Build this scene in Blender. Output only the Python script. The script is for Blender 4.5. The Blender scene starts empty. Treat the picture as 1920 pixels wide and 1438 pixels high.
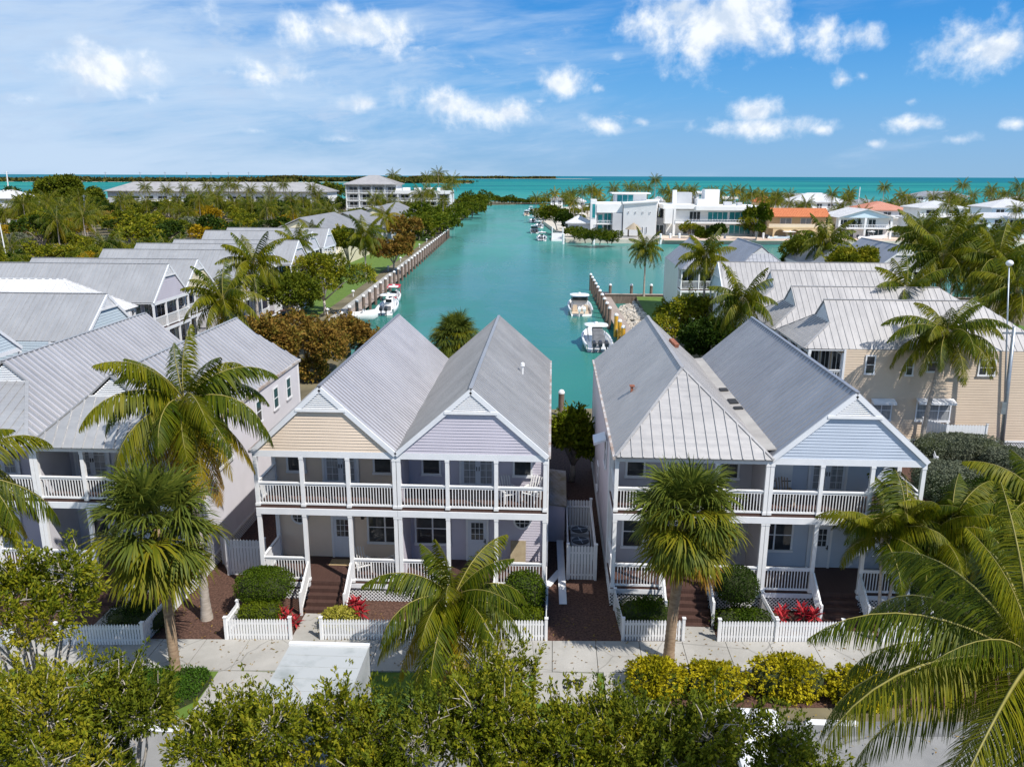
import bpy, math, random
import numpy as np
from math import sin, cos, pi, radians, atan2, asin, sqrt, tan, hypot
from mathutils import Vector, Matrix

# ------------------------------------------------------------------ camera, sky, sun, exposure
S = bpy.context.scene
COL = S.collection
CAMF, CAMH, PITCH, YAW, ROLL = 1510.0, 18.3, radians(14.45), radians(2.8), radians(0.2)
cd = bpy.data.cameras.new('camera'); cam = bpy.data.objects.new('camera', cd); COL.objects.link(cam)
cd.sensor_width = 36; cd.lens = 36 * CAMF / 1920; cd.clip_start = 0.5; cd.clip_end = 120000
RM = Matrix.Rotation(YAW, 3, 'Z') @ Matrix.Rotation(pi / 2 - PITCH, 3, 'X') @ Matrix.Rotation(ROLL, 3, 'Z')
cam.matrix_world = Matrix.Translation((0, 0, CAMH)) @ RM.to_4x4()
S.camera = cam
SUN_AZ, SUN_EL = radians(130), radians(51)          # azimuth clockwise from +Y
sd = bpy.data.lights.new('sun', 'SUN'); sun = bpy.data.objects.new('sun', sd); COL.objects.link(sun)
sd.energy = 4.2; sd.angle = radians(0.53); sd.color = (1.0, 0.95, 0.88)
sun_dir = Vector((sin(SUN_AZ) * cos(SUN_EL), cos(SUN_AZ) * cos(SUN_EL), sin(SUN_EL)))
sun.rotation_euler = sun_dir.to_track_quat('Z', 'Y').to_euler(); sun.location = (30, -40, 80)
S.view_settings.view_transform = 'Standard'; S.view_settings.look = 'None'
S.view_settings.exposure = 0.4; S.view_settings.gamma = 1.0
S.cycles.max_bounces = 6; S.cycles.transparent_max_bounces = 4
S.cycles.diffuse_bounces = 4; S.cycles.glossy_bounces = 2; S.cycles.transmission_bounces = 3

def ray(px, py):
    return RM @ Vector(((px - 960) / CAMF, -(py - 719) / CAMF, -1))
def at(px, py, Y):
    d = ray(px, py); t = Y / d.y
    return Vector((d.x * t, Y, CAMH + d.z * t))
def atz(px, py, z=0.0):
    d = ray(px, py); t = (z - CAMH) / d.z
    return Vector((d.x * t, d.y * t, z))

class NT:
    """small node helper"""
    def __init__(s, tree): s.t = tree; s.n = tree.nodes; s.l = tree.links
    def node(s, typ, **kw):
        n = s.n.new(typ)
        for k, v in kw.items(): setattr(n, k, v)
        return n
    def link(s, a, b): s.l.new(a, b)
    def put(s, sock, v):
        if hasattr(v, 'is_output'): s.l.new(v, sock)
        else: sock.default_value = v
    def math(s, op, a, b=None, c=None, clamp=False):
        n = s.n.new('ShaderNodeMath'); n.operation = op; n.use_clamp = clamp
        for i, x in enumerate((a, b, c)):
            if x is not None: s.put(n.inputs[i], x)
        return n.outputs[0]
    def vmath(s, op, a, b=None, c=None):
        n = s.n.new('ShaderNodeVectorMath'); n.operation = op
        for i, x in enumerate((a, b, c)):
            if x is not None: s.put(n.inputs[i], x)
        return n.outputs['Value'] if op in ('LENGTH', 'DOT_PRODUCT') else n.outputs['Vector']
    def noise(s, vec, scale, detail=4, rough=.55, dist=0, dim='3D'):
        n = s.n.new('ShaderNodeTexNoise'); n.noise_dimensions = dim
        if vec is not None: s.link(vec, n.inputs['Vector'])
        n.inputs['Scale'].default_value = scale; n.inputs['Detail'].default_value = detail
        n.inputs['Roughness'].default_value = rough; n.inputs['Distortion'].default_value = dist
        return n.outputs[0]
    def ramp(s, fac, stops, interp='LINEAR'):
        n = s.n.new('ShaderNodeValToRGB'); n.color_ramp.interpolation = interp
        e = n.color_ramp.elements
        while len(e) < len(stops): e.new(0.5)
        for k, (p, c) in enumerate(stops):
            e[k].position = p; e[k].color = (*c, 1) if len(c) == 3 else c
        s.put(n.inputs[0], fac)
        return n.outputs[0]
    def maprange(s, v, a, b, c=0.0, d=1.0, smooth=False):
        n = s.n.new('ShaderNodeMapRange')
        if smooth: n.interpolation_type = 'SMOOTHSTEP'
        s.put(n.inputs[0], v)
        for i, x in enumerate((a, b, c, d)): s.put(n.inputs[1 + i], x)
        return n.outputs[0]
    def mix(s, fac, a, b, blend='MIX'):
        n = s.n.new('ShaderNodeMix'); n.data_type = 'RGBA'; n.blend_type = blend
        s.put(n.inputs[0], fac)
        for sock, v in ((n.inputs[6], a), (n.inputs[7], b)):
            if isinstance(v, tuple) and len(v) == 3: v = (*v, 1)
            s.put(sock, v)
        return n.outputs[2]

W = bpy.data.worlds.new('World'); S.world = W; W.use_nodes = True
def build_world():
    t = NT(W.node_tree); t.n.clear()
    out = t.node('ShaderNodeOutputWorld'); bg = t.node('ShaderNodeBackground')
    sky = t.node('ShaderNodeTexSky', sky_type='NISHITA', sun_disc=False)
    sky.sun_elevation = SUN_EL; sky.sun_rotation = SUN_AZ; sky.altitude = 0; sky.air_density = 1.0; sky.dust_density = .6; sky.ozone_density = 2.5
    tc = t.node('ShaderNodeTexCoord'); d = tc.outputs['Generated']
    sp = t.node('ShaderNodeSeparateXYZ'); t.link(d, sp.inputs[0])
    x, y, z = sp.outputs
    az = t.math('ARCTAN2', x, y); el = t.math('ARCSINE', z)
    cb = t.node('ShaderNodeCombineXYZ'); t.link(az, cb.inputs[0]); t.link(el, cb.inputs[1])
    v = cb.outputs[0]
    # clear air: Nishita blended with a deeper tropical blue that pales to the horizon and to the left (veil of high cloud)
    up = t.math('MULTIPLY', el, 1 / 0.6, clamp=True)
    deep = t.ramp(up, [(0, (3.2, 5.7, 8.6)), (.06, (2.6, 5.4, 9.0)), (.15, (1.55, 4.8, 9.3)), (.26, (.65, 3.7, 8.9)), (.40, (.28, 2.7, 7.9)), (1, (.2, 1.5, 4.6))])
    base = t.mix(.92, sky.outputs[0], deep)
    # high thin veil (cirrus), stretched, stronger to the left
    st = t.vmath('MULTIPLY', v, (2.2, 11.0, 1))
    rot = t.node('ShaderNodeVectorRotate'); rot.rotation_type = 'Z_AXIS'; rot.inputs['Angle'].default_value = -.10; t.link(v, rot.inputs[0])
    st = t.vmath('MULTIPLY', rot.outputs[0], (2.4, 13.0, 1))
    n1 = t.noise(st, 1.7, 6, .6, .35)
    st2 = t.vmath('MULTIPLY', rot.outputs[0], (5, 40.0, 1)); n2 = t.noise(st2, 1.6, 5, .62, .3)
    cir = t.math('ADD', t.math('MULTIPLY', n1, .88), t.math('MULTIPLY', n2, .12))
    left = t.maprange(az, -.60, .35, .33, -.14)
    cir = t.maprange(t.math('ADD', cir, left), .42, .88, 0, .82, True)
    base = t.mix(cir, base, (6.9, 8.5, 10.6))
    # fair-weather clouds: soft ellipses at their bearings, broken up by fractal noise
    f1 = t.noise(v, 14, 8, .58, .2); f2 = t.noise(v, 46, 5, .6, .2)
    lob = None
    for (px, py, rx, ry, w) in CLOUDS:
        r = ray(px, py).normalized(); a0 = atan2(r.x, r.y); e0 = asin(r.z)
        sx, sy = CAMF / (rx * 1.3), CAMF / (ry * 1.35)
        q = t.vmath('MULTIPLY_ADD', v, (sx, sy, 0), (-a0 * sx, -e0 * sy, 0))
        k = t.math('SUBTRACT', w, t.vmath('LENGTH', q))
        lob = k if lob is None else t.math('MAXIMUM', lob, k)
    nn = t.math('ADD', t.math('MULTIPLY', t.math('SUBTRACT', f1, .5), 2.6), t.math('MULTIPLY', t.math('SUBTRACT', f2, .5), 1.1))
    dens = t.math('ADD', lob, nn)
    # flat-ish bases: sample the same lobes a little lower is not needed; the shade comes from a shifted noise
    vs = t.vmath('ADD', v, (.006, .014, 0)); f3 = t.noise(vs, 14, 8, .58, .2)
    shade = t.maprange(t.math('SUBTRACT', f1, f3), -.10, .10, 0, 1, True)
    core = t.maprange(dens, .15, 1.0, 0, 1, True)
    cc = t.mix(t.math('MULTIPLY', core, .8), (7.6, 9.2, 11.2), t.mix(shade, (7.3, 8.4, 10.0), (11.8, 12.0, 12.2)))
    alpha = t.maprange(dens, .12, 1.0, 0, .96, True)
    alpha = t.math('MULTIPLY', alpha, t.maprange(el, -.002, .02, 0, 1, True))
    # scattered grey-blue low scud toward the left horizon
    st3 = t.vmath('MULTIPLY', v, (9, 26, 1)); n3 = t.noise(st3, 1.9, 7, .66, .4)
    sc = t.maprange(t.math('ADD', n3, t.maprange(az, -.6, .3, .10, -.10)), .52, .72, 0, .68, True)
    sc = t.math('MULTIPLY', sc, t.maprange(el, .015, .05, 0, 1, True))
    sc = t.math('MULTIPLY', sc, t.maprange(el, .13, .20, 1, 0, True))
    col = t.mix(sc, base, (5.6, 7.3, 9.8))
    col = t.mix(alpha, col, cc)
    t.link(col, bg.inputs[0]); bg.inputs[1].default_value = 0.069
    t.link(bg.outputs[0], out.inputs[0])
# px, py, rx, ry (photo pixels, turned into bearings), weight
CLOUDS = [(1340, 40, 120, 55, 1.25), (1275, 15, 70, 22, 1.0), (1400, 70, 60, 25, .9), (1545, 62, 42, 34, 1.1), (1610, 66, 48, 26, 1.0), (1868, 92, 85, 34, 1.15), (1905, 70, 40, 22, .8),
    (195, 132, 85, 34, 1.1), (120, 128, 60, 24, .8), (660, 55, 120, 34, 1.1), (640, 20, 50, 22, .8), (390, 20, 50, 30, .75), (535, 140, 75, 28, 1.0), (150, 80, 50, 16, .6), (420, 135, 50, 16, .5),
    (755, 190, 45, 26, 1.0), (690, 195, 50, 20, .8), (850, 198, 55, 32, 1.05), (950, 212, 75, 25, 1.05), (640, 195, 35, 18, .7), (1060, 155, 55, 26, 1.05), (1120, 165, 22, 16, .8),
    (1125, 235, 40, 20, .95), (1205, 228, 28, 14, .85), (1420, 240, 110, 18, 1.05), (1410, 210, 50, 24, 1.0), (1330, 245, 40, 14, .8), (1540, 245, 22, 11, .9), (1580, 150, 26, 18, .85),
    (1616, 143, 18, 16, .85), (1720, 232, 45, 15, .9), (1800, 262, 60, 13, .75), (1640, 270, 20, 10, .7), (1905, 232, 30, 12, .7), (1160, 112, 30, 18, .75), (1090, 95, 40, 20, .6),
    (60, 185, 70, 18, .55), (280, 180, 60, 18, .55), (640, 262, 70, 12, .6), (480, 245, 60, 12, .5), (1710, 190, 20, 10, .6), (1010, 190, 40, 12, .5), (780, 90, 50, 14, .5)]
build_world()

# ------------------------------------------------------------------ helpers
class MB:
    """collects faces; build() links them as ONE mesh object"""
    def __init__(s): s.v = []; s.f = []; s.m = []
    def poly(s, pts, m=0):
        i = len(s.v); s.v += [tuple(p) for p in pts]; s.f.append(tuple(range(i, i + len(pts)))); s.m.append(m)
    def box(s, x0, x1, y0, y1, z0, z1, m=0):
        i = len(s.v)
        s.v += [(x0, y0, z0), (x1, y0, z0), (x1, y1, z0), (x0, y1, z0), (x0, y0, z1), (x1, y0, z1), (x1, y1, z1), (x0, y1, z1)]
        for f in ((3, 2, 1, 0), (4, 5, 6, 7), (0, 1, 5, 4), (1, 2, 6, 5), (2, 3, 7, 6), (3, 0, 4, 7)):
            s.f.append(tuple(i + k for k in f)); s.m.append(m)
    def hexa(s, b, t, m=0):
        """b, t: bottom and top rings of equal length"""
        n = len(b); i = len(s.v); s.v += [tuple(p) for p in b] + [tuple(p) for p in t]
        s.f.append(tuple(i + k for k in reversed(range(n)))); s.f.append(tuple(i + n + k for k in range(n))); s.m += [m, m]
        for k in range(n):
            s.f.append((i + k, i + (k + 1) % n, i + n + (k + 1) % n, i + n + k)); s.m.append(m)
    def bar(s, p, q, w, h, m=0, up=(0, 0, 1)):
        p, q = Vector(p), Vector(q); d = (q - p)
        if d.length < 1e-6: return
        d.normalize(); u = Vector(up)
        if abs(d.dot(u)) > .98: u = Vector((0, 1, 0))
        a = d.cross(u).normalized() * (w / 2); b = a.cross(d).normalized() * (h / 2)
        s.hexa([p - a - b, p + a - b, p + a + b, p - a + b], [q - a - b, q + a - b, q + a + b, q - a + b], m)
    def tube(s, path, rad, n=8, m=0, cap=True):
        path = [Vector(p) for p in path]
        if not hasattr(rad, '__len__'): rad = [rad] * len(path)
        rings = []; ref = None
        for k, p in enumerate(path):
            d = (path[min(k + 1, len(path) - 1)] - path[max(k - 1, 0)])
            d = d.normalized() if d.length > 1e-9 else Vector((0, 0, 1))
            if ref is None:
                ref = Vector((1, 0, 0)) if abs(d.x) < .9 else Vector((0, 1, 0))
            a = (ref - d * ref.dot(d)).normalized(); b = d.cross(a); ref = a
            i = len(s.v)
            for j in range(n):
                t = 2 * pi * j / n
                s.v.append(tuple(p + (a * cos(t) + b * sin(t)) * rad[k]))
            rings.append(i)
        for i, j in zip(rings, rings[1:]):
            for k in range(n):
                s.f.append((i + k, i + (k + 1) % n, j + (k + 1) % n, j + k)); s.m.append(m)
        if cap:
            s.f.append(tuple(rings[0] + k for k in reversed(range(n)))); s.f.append(tuple(rings[-1] + k for k in range(n))); s.m += [m, m]
    def lathe(s, prof, c=(0, 0, 0), n=12, m=0):
        """prof: (r, z) from bottom to top"""
        s.tube([(c[0], c[1], c[2] + z) for r, z in prof], [max(r, .002) for r, z in prof], n, m)
    def build(s, name, mats, parent=None, smooth=False, loc=None):
        me = bpy.data.meshes.new(name); me.from_pydata(s.v, [], s.f)
        mats = mats if isinstance(mats, (list, tuple)) else [mats]
        for x in mats: me.materials.append(x)
        if len(mats) > 1: me.polygons.foreach_set('material_index', s.m)
        if smooth: me.polygons.foreach_set('use_smooth', [True] * len(me.polygons))
        me.update()
        return link(name, me, parent, loc)

def link(name, me, parent=None, loc=None):
    o = bpy.data.objects.new(name, me); COL.objects.link(o)
    if parent: o.parent = parent
    if loc is not None: o.location = loc
    return o
def tag(o, label, cat, group=None, kind=None):
    o['label'] = label; o['category'] = cat
    if group: o['group'] = group
    if kind: o['kind'] = kind
    return o
def thing(name, label, cat, loc=(0, 0, 0), rz=0.0, group=None):
    o = bpy.data.objects.new(name, None); COL.objects.link(o); o.empty_display_size = .2
    o.location = loc; o.rotation_euler = (0, 0, rz)
    return tag(o, label, cat, group)
def struct(o): o['kind'] = 'structure'; return o
def kids(o): return [c for c in COL.objects if c.parent == o]
def dup(src, loc, rz=0.0, sc=None, label=None, tree=None):
    """copy a thing with its parts and sub-parts; tree = cached [(child, [grandchildren])]"""
    c = src.copy(); COL.objects.link(c); c.location = loc; c.rotation_euler = (0, 0, rz)
    if sc is not None: c.scale = sc if hasattr(sc, '__len__') else (sc, sc, sc)
    if label: c['label'] = label
    for ch, gs in (tree or []):
        d = ch.copy(); COL.objects.link(d); d.parent = c
        for g in gs:
            e = g.copy(); COL.objects.link(e); e.parent = d
    return c
def tree_of(o): return [(c, kids(c)) for c in kids(o)]

def npmesh(name, V, F, mats, mi=None, smooth=False):
    """V (N,3), F (M,k) arrays"""
    V = np.asarray(V, np.float32); F = np.asarray(F, np.int32); k = F.shape[1]
    me = bpy.data.meshes.new(name); me.vertices.add(len(V)); me.vertices.foreach_set('co', V.ravel())
    me.loops.add(F.size); me.loops.foreach_set('vertex_index', F.ravel())
    me.polygons.add(len(F)); me.polygons.foreach_set('loop_start', np.arange(0, F.size, k, dtype=np.int32))
    me.polygons.foreach_set('loop_total', np.full(len(F), k, np.int32))
    for m in (mats if isinstance(mats, (list, tuple)) else [mats]): me.materials.append(m)
    if mi is not None: me.polygons.foreach_set('material_index', np.asarray(mi, np.int32))
    if smooth: me.polygons.foreach_set('use_smooth', np.ones(len(F), bool))
    me.update(calc_edges=True)
    return me

# ------------------------------------------------------------------ materials
def newmat(name):
    m = bpy.data.materials.new(name); m.use_nodes = True
    t = NT(m.node_tree); t.n.clear()
    out = t.node('ShaderNodeOutputMaterial'); p = t.node('ShaderNodeBsdfPrincipled'); t.link(p.outputs[0], out.inputs[0])
    return m, t, p, out
def mat(name, c1, c2=None, rough=.6, metal=0.0, sc=3.0, det=5, spec=.4, bump=0.0, bsc=None, lo=.35, hi=.65, stretch=None, world=False):
    m, t, p, out = newmat(name)
    p.inputs['Roughness'].default_value = rough; p.inputs['Metallic'].default_value = metal; p.inputs['Specular IOR Level'].default_value = spec
    if world: v = t.node('ShaderNodeNewGeometry').outputs['Position']
    else: v = t.node('ShaderNodeTexCoord').outputs['Object']
    if stretch: v = t.vmath('MULTIPLY', v, stretch)
    if c2 is None: p.inputs['Base Color'].default_value = (*c1, 1)
    else:
        n = t.noise(v, sc, det, .6)
        t.link(t.ramp(n, [(lo, c1), (hi, c2)]), p.inputs['Base Color'])
    if bump:
        b = t.node('ShaderNodeBump'); b.inputs['Strength'].default_value = bump; b.inputs['Distance'].default_value = .02
        t.link(t.noise(v, bsc or sc * 4, 4, .6), b.inputs['Height']); t.link(b.outputs[0], p.inputs['Normal'])
    return m
def leafmat(name, cols, trans=.25, rough=.5, spec=.35, big=None):
    spec *= .32; rough = min(.75, rough + .12); trans *= 1.25; cols = cols if 'silver' in name else [(r * 1.10, g_ * 1.0, b_ * .45) for r, g_, b_ in cols]
    """leaf colours vary leaf by leaf (random per island) and clump by clump (noise)"""
    m, t, p, out = newmat(name)
    g = t.node('ShaderNodeNewGeometry')
    r = g.outputs['Random Per Island']
    if big:
        n = t.noise(t.node('ShaderNodeTexCoord').outputs['Object'], big, 2, .5)
        r = t.math('ADD', t.math('MULTIPLY', r, .6), t.math('MULTIPLY_ADD', n, 1.6, -.6), clamp=True)
    c = t.ramp(r, [(i / max(1, len(cols) - 1), k) for i, k in enumerate(cols)])
    t.link(c, p.inputs['Base Color']); p.inputs['Roughness'].default_value = rough; p.inputs['Specular IOR Level'].default_value = spec
    tr = t.node('ShaderNodeBsdfTranslucent'); t.link(c, tr.inputs[0])
    mx = t.node('ShaderNodeMixShader'); mx.inputs[0].default_value = trans
    t.link(p.outputs[0], mx.inputs[1]); t.link(tr.outputs[0], mx.inputs[2]); t.link(mx.outputs[0], out.inputs[0])
    return m

white = mat('white_paint', (.80, .80, .80), (.74, .75, .76), .5, sc=2.5)
trim = mat('trim_paint', (.78, .79, .81), (.70, .72, .75), .5, sc=1.2)
decking = mat('brown_decking', (.060, .030, .024), (.085, .046, .036), .6, sc=4, stretch=(9, .5, 1))
glass = mat('window_glass', (.022, .028, .034), (.055, .062, .068), .06, spec=.5, sc=1.5)
glass_teal = mat('teal_glass', (.02, .20, .23), (.04, .30, .32), .08, spec=.6, sc=.4)
glass_lt = mat('curtained_glass', (.20, .22, .24), (.36, .37, .38), .12, spec=.5, sc=3, stretch=(6, 6, .4))
door_paint = mat('door_paint', (.62, .66, .72), None, .4)
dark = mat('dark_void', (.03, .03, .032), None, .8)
blackmetal = mat('black_metal', (.02, .02, .022), None, .4, .3)
steel = mat('galvanised_steel', (.36, .40, .44), (.28, .31, .35), .4, .6, sc=4)
def paving(name, c1, c2, crack=.35):
    """poured paving: tone drift, dark stains, fine grain, hairline cracks"""
    m, t, p, out = newmat(name); v = t.node('ShaderNodeNewGeometry').outputs['Position']
    a = t.noise(v, .5, 9, .65); b = t.noise(v, 2.3, 6, .7, .5); g_ = t.noise(v, 45, 3, .6)
    f = t.math('ADD', t.math('MULTIPLY', a, .7), t.math('MULTIPLY', g_, .3)); c = t.ramp(f, [(.36, c1), (.62, c2)])
    c = t.mix(t.maprange(b, .58, .76, 0, .40, True), c, tuple(x * .6 for x in c1))
    vo = t.node('ShaderNodeTexVoronoi'); vo.feature = 'DISTANCE_TO_EDGE'; vo.inputs['Scale'].default_value = crack
    t.link(t.vmath('ADD', v, t.vmath('MULTIPLY', t.node('ShaderNodeTexNoise').outputs['Color'], (.6, .6, 0))), vo.inputs['Vector'])
    c = t.mix(t.maprange(vo.outputs['Distance'], .0, .012, .55, 0), c, tuple(x * .4 for x in c1))
    t.link(c, p.inputs['Base Color']); p.inputs['Roughness'].default_value = .9; p.inputs['Specular IOR Level'].default_value = .25
    bp = t.node('ShaderNodeBump'); bp.inputs['Strength'].default_value = .15; bp.inputs['Distance'].default_value = .02; t.link(g_, bp.inputs['Height']); t.link(bp.outputs[0], p.inputs['Normal'])
    return m
conc = paving('concrete', (.31, .30, .275), (.43, .415, .385))
SID = {}
def siding_mat(name, c):
    SID[name] = mat('siding_' + name, c, tuple(x * .93 for x in c), .55, sc=.8)
    return SID[name]
siding_mat('beige', (.78, .64, .505)); siding_mat('lilac', (.56, .53, .60)); siding_mat('blue', (.50, .56, .65)); siding_mat('grey', (.52, .50, .53))
siding_mat('tan', (.68, .55, .42)); siding_mat('cream', (.74, .66, .47)); siding_mat('paleblue', (.53, .62, .68)); siding_mat('mint', (.55, .62, .56)); siding_mat('pearl', (.60, .59, .63))
def roofmat(name, c, c2, rough=.42, metal=.35, sc=.35):
    m, t, p, out = newmat(name)
    v = t.node('ShaderNodeTexCoord').outputs['Object']
    n = t.noise(v, sc, 6, .65, .5); n2 = t.noise(t.vmath('MULTIPLY', v, (1, 1, .3)), 5, 4, .6)
    n3 = t.noise(t.vmath('MULTIPLY', v, (.35, 7, .35)), 1.0, 5, .7); n4 = t.noise(v, .9, 7, .7, .8)
    f = t.math('ADD', t.math('MULTIPLY', n, .5), t.math('ADD', t.math('MULTIPLY', n2, .15), t.math('MULTIPLY', n3, .35)))
    base = t.ramp(f, [(.36, tuple(q * .9 for q in c)), (.62, c2)])
    t.link(t.mix(t.maprange(n4, .60, .78, 0, .35, True), base, (c[0] * .72, c[1] * .66, c[2] * .58)), p.inputs['Base Color'])
    t.link(t.maprange(n3, .35, .65, rough - .1, rough + .15), p.inputs['Roughness'])
    bp = t.node('ShaderNodeBump'); bp.inputs['Strength'].default_value = .22; bp.inputs['Distance'].default_value = .03; t.link(t.noise(v, 1.6, 3, .5), bp.inputs['Height']); t.link(bp.outputs[0], p.inputs['Normal'])
    p.inputs['Metallic'].default_value = metal; p.inputs['Roughness'].default_value = rough; p.inputs['Specular IOR Level'].default_value = .4
    return m
roof_grey = roofmat('roof_metal_grey', (.36, .36, .365), (.43, .43, .435))
roof_dark = roofmat('roof_metal_slate', (.31, .32, .35), (.37, .38, .41))
roof_mid = roofmat('roof_metal_mid', (.22, .215, .235), (.27, .265, .285))
rib_sheen = roofmat('roof_rib_sheen', (.48, .47, .49), (.55, .54, .56), .45, .2)  # paler rib colour paints in the sun's specular sheen along the ribs
roof_light = roofmat('roof_metal_pale', (.36, .35, .345), (.46, .445, .435), .5, .2)
roof_white = roofmat('roof_white', (.58, .58, .59), (.66, .66, .66), .5, .0)
roof_terra = mat('roof_terracotta', (.50, .15, .06), (.62, .23, .10), .8, sc=2)
roof_rose = mat('roof_clay_rose', (.50, .22, .15), (.58, .28, .20), .8, sc=1)
gutter_m = mat('gutter_metal', (.55, .54, .53), (.30, .20, .14), .5, sc=1.6)
stucco = mat('white_stucco', (.80, .80, .79), (.74, .74, .73), .8, sc=.2)
stucco_grey = mat('grey_stucco', (.52, .53, .55), (.45, .46, .48), .8, sc=.2)
stucco_tan = mat('tan_stucco', (.66, .50, .29), (.60, .45, .26), .8, sc=.3)
stucco_blue = mat('pale_blue_stucco', (.60, .72, .80), (.55, .68, .76), .8, sc=.3)
bark = mat('bark', (.20, .16, .12), (.32, .27, .22), .9, sc=5, bump=.5, bsc=14)
palm_bark = mat('palm_bark', (.30, .26, .22), (.44, .39, .34), .9, sc=3, stretch=(1, 1, 5), bump=.6, bsc=5)
sabal_bark = mat('sabal_bark', (.24, .16, .10), (.36, .26, .17), .9, sc=4, stretch=(1, 1, 3), bump=.6, bsc=6)
twig_m = mat('twig_bark', (.34, .30, .25), (.46, .42, .37), .9, sc=5)
wood_pile = mat('piling_wood', (.12, .085, .065), (.22, .165, .135), .9, sc=2, stretch=(2, 2, .4))
wood_dock = mat('dock_planks', (.30, .24, .20), (.40, .33, .28), .85, sc=2)
yellow_pile = mat('yellow_sleeve', (.55, .30, .03), (.68, .40, .05), .5, sc=1.5)
gel = mat('gelcoat', (.82, .82, .81), (.76, .76, .75), .25, spec=.5, sc=.6)
boat_tan = mat('boat_tan', (.48, .36, .24), (.60, .50, .38), .6, sc=2)
boat_grey = mat('boat_canvas', (.10, .105, .115), (.16, .165, .175), .8, sc=2)
motor_dark = mat('motor_cowl', (.03, .035, .05), None, .25)
red_cloth = mat('red_canvas', (.45, .03, .05), None, .8)
# ------------------------------------------------------------------ water, land, street
WZ = -1.2
def water_mat():
    m, t, p, out = newmat('canal_and_sea_water'); t.n.remove(p)
    pos = t.node('ShaderNodeNewGeometry').outputs['Position']
    sp = t.node('ShaderNodeSeparateXYZ'); t.link(pos, sp.inputs[0])
    dist = sp.outputs[1]
    # depth of the bottom: dredged canal, sand flats off the mouth, deeper water outside
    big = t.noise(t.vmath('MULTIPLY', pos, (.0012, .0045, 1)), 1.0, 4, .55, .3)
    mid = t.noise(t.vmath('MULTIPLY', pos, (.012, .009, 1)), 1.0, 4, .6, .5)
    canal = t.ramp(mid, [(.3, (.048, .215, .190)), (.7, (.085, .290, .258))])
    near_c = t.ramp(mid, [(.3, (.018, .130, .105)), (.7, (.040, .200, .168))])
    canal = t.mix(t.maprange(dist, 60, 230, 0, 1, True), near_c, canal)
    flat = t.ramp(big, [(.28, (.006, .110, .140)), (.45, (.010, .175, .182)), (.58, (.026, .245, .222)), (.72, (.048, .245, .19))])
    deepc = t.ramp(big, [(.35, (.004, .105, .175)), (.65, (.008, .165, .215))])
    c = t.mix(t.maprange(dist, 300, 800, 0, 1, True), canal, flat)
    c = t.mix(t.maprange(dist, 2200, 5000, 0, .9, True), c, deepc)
    d = t.node('ShaderNodeBsdfDiffuse'); t.link(c, d.inputs[0])
    g = t.node('ShaderNodeBsdfGlossy'); g.inputs['Roughness'].default_value = .06
    w1 = t.noise(t.vmath('MULTIPLY', pos, (1.0, 1.8, 1)), 1.1, 4, .6, .4)
    w2 = t.noise(t.vmath('MULTIPLY', pos, (1.0, 1.6, 1)), .16, 3, .5, .3)
    h = t.math('ADD', w1, t.math('MULTIPLY', w2, 2.0))
    b = t.node('ShaderNodeBump'); b.inputs['Strength'].default_value = .30; b.inputs['Distance'].default_value = .10
    t.link(h, b.inputs['Height']); t.link(b.outputs[0], g.inputs['Normal']); t.link(b.outputs[0], d.inputs['Normal'])
    fr = t.node('ShaderNodeFresnel'); fr.inputs[0].default_value = 1.33; t.link(b.outputs[0], fr.inputs[1])
    f = t.math('MINIMUM', t.math('MULTIPLY', fr.outputs[0], .8), t.maprange(dist, 250, 1200, .34, .10))
    wind = t.noise(t.vmath('MULTIPLY', pos, (.05, .022, 1)), 1.0, 5, .6, .8); f = t.math('MULTIPLY', f, t.maprange(wind, .35, .65, .55, 1.25, True))
    mx = t.node('ShaderNodeMixShader'); t.link(f, mx.inputs[0]); t.link(d.outputs[0], mx.inputs[1]); t.link(g.outputs[0], mx.inputs[2])
    t.link(mx.outputs[0], out.inputs[0])
    return m
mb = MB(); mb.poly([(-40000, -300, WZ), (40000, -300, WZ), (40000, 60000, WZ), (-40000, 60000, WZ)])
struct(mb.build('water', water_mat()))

def land(name, poly, z, m, bottom=-2.2):
    mb = MB(); n = len(poly)
    mb.hexa([(x, y, bottom) for x, y in poly], [(x, y, z) for x, y in poly])
    return struct(mb.build(name, m))
def patch(name, poly, z, m):
    mb = MB(); mb.poly([(x, y, z) for x, y in poly]); return struct(mb.build(name, m))
soil = mat('scrub_soil', (.10, .085, .05), (.20, .17, .10), .95, sc=.25, world=True, bump=.3, bsc=6)
mulch = mat('red_mulch', (.045, .020, .014), (.14, .075, .052), .95, sc=11, det=8, world=True, bump=.9, bsc=30)
lawnm = mat('lawn_grass', (.075, .135, .018), (.125, .20, .03), .95, sc=1.4, det=7, world=True, bump=.6, bsc=40)
asph = paving('pale_asphalt', (.20, .20, .195), (.29, .285, .275), .22)
gutter_a = mat('dark_asphalt', (.15, .15, .148), (.21, .21, .205), .9, sc=2, det=8, world=True)
sand = mat('crushed_coral', (.50, .45, .37), (.62, .57, .48), .95, sc=.6, world=True)
pinkconc = mat('coral_concrete', (.60, .46, .36), (.68, .55, .45), .85, sc=.3, world=True)

land('ground', [(-700, -60), (400, -60), (400, 127), (13.4, 127), (12.9, 121), (12.6, 96), (10.4, 91), (9.4, 86), (9.4, 64), (-20.5, 60), (-21.5, 84), (-25.6, 98), (-28.6, 104), (-35.6, 265), (-39, 290), (-46, 562), (-70, 660), (-300, 640), (-700, 560)], 0.0, soil)
land('peninsula_ground', [(4, 247), (33, 244.6), (420, 252), (500, 560), (40, 560), (-12, 470), (-9, 400), (0, 300)], 0.0, sand)
land('far_spit_ground', [(-46, 562), (-12, 585), (30, 575), (34, 590), (-10, 602), (-60, 640)], -.8, soil)
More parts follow.
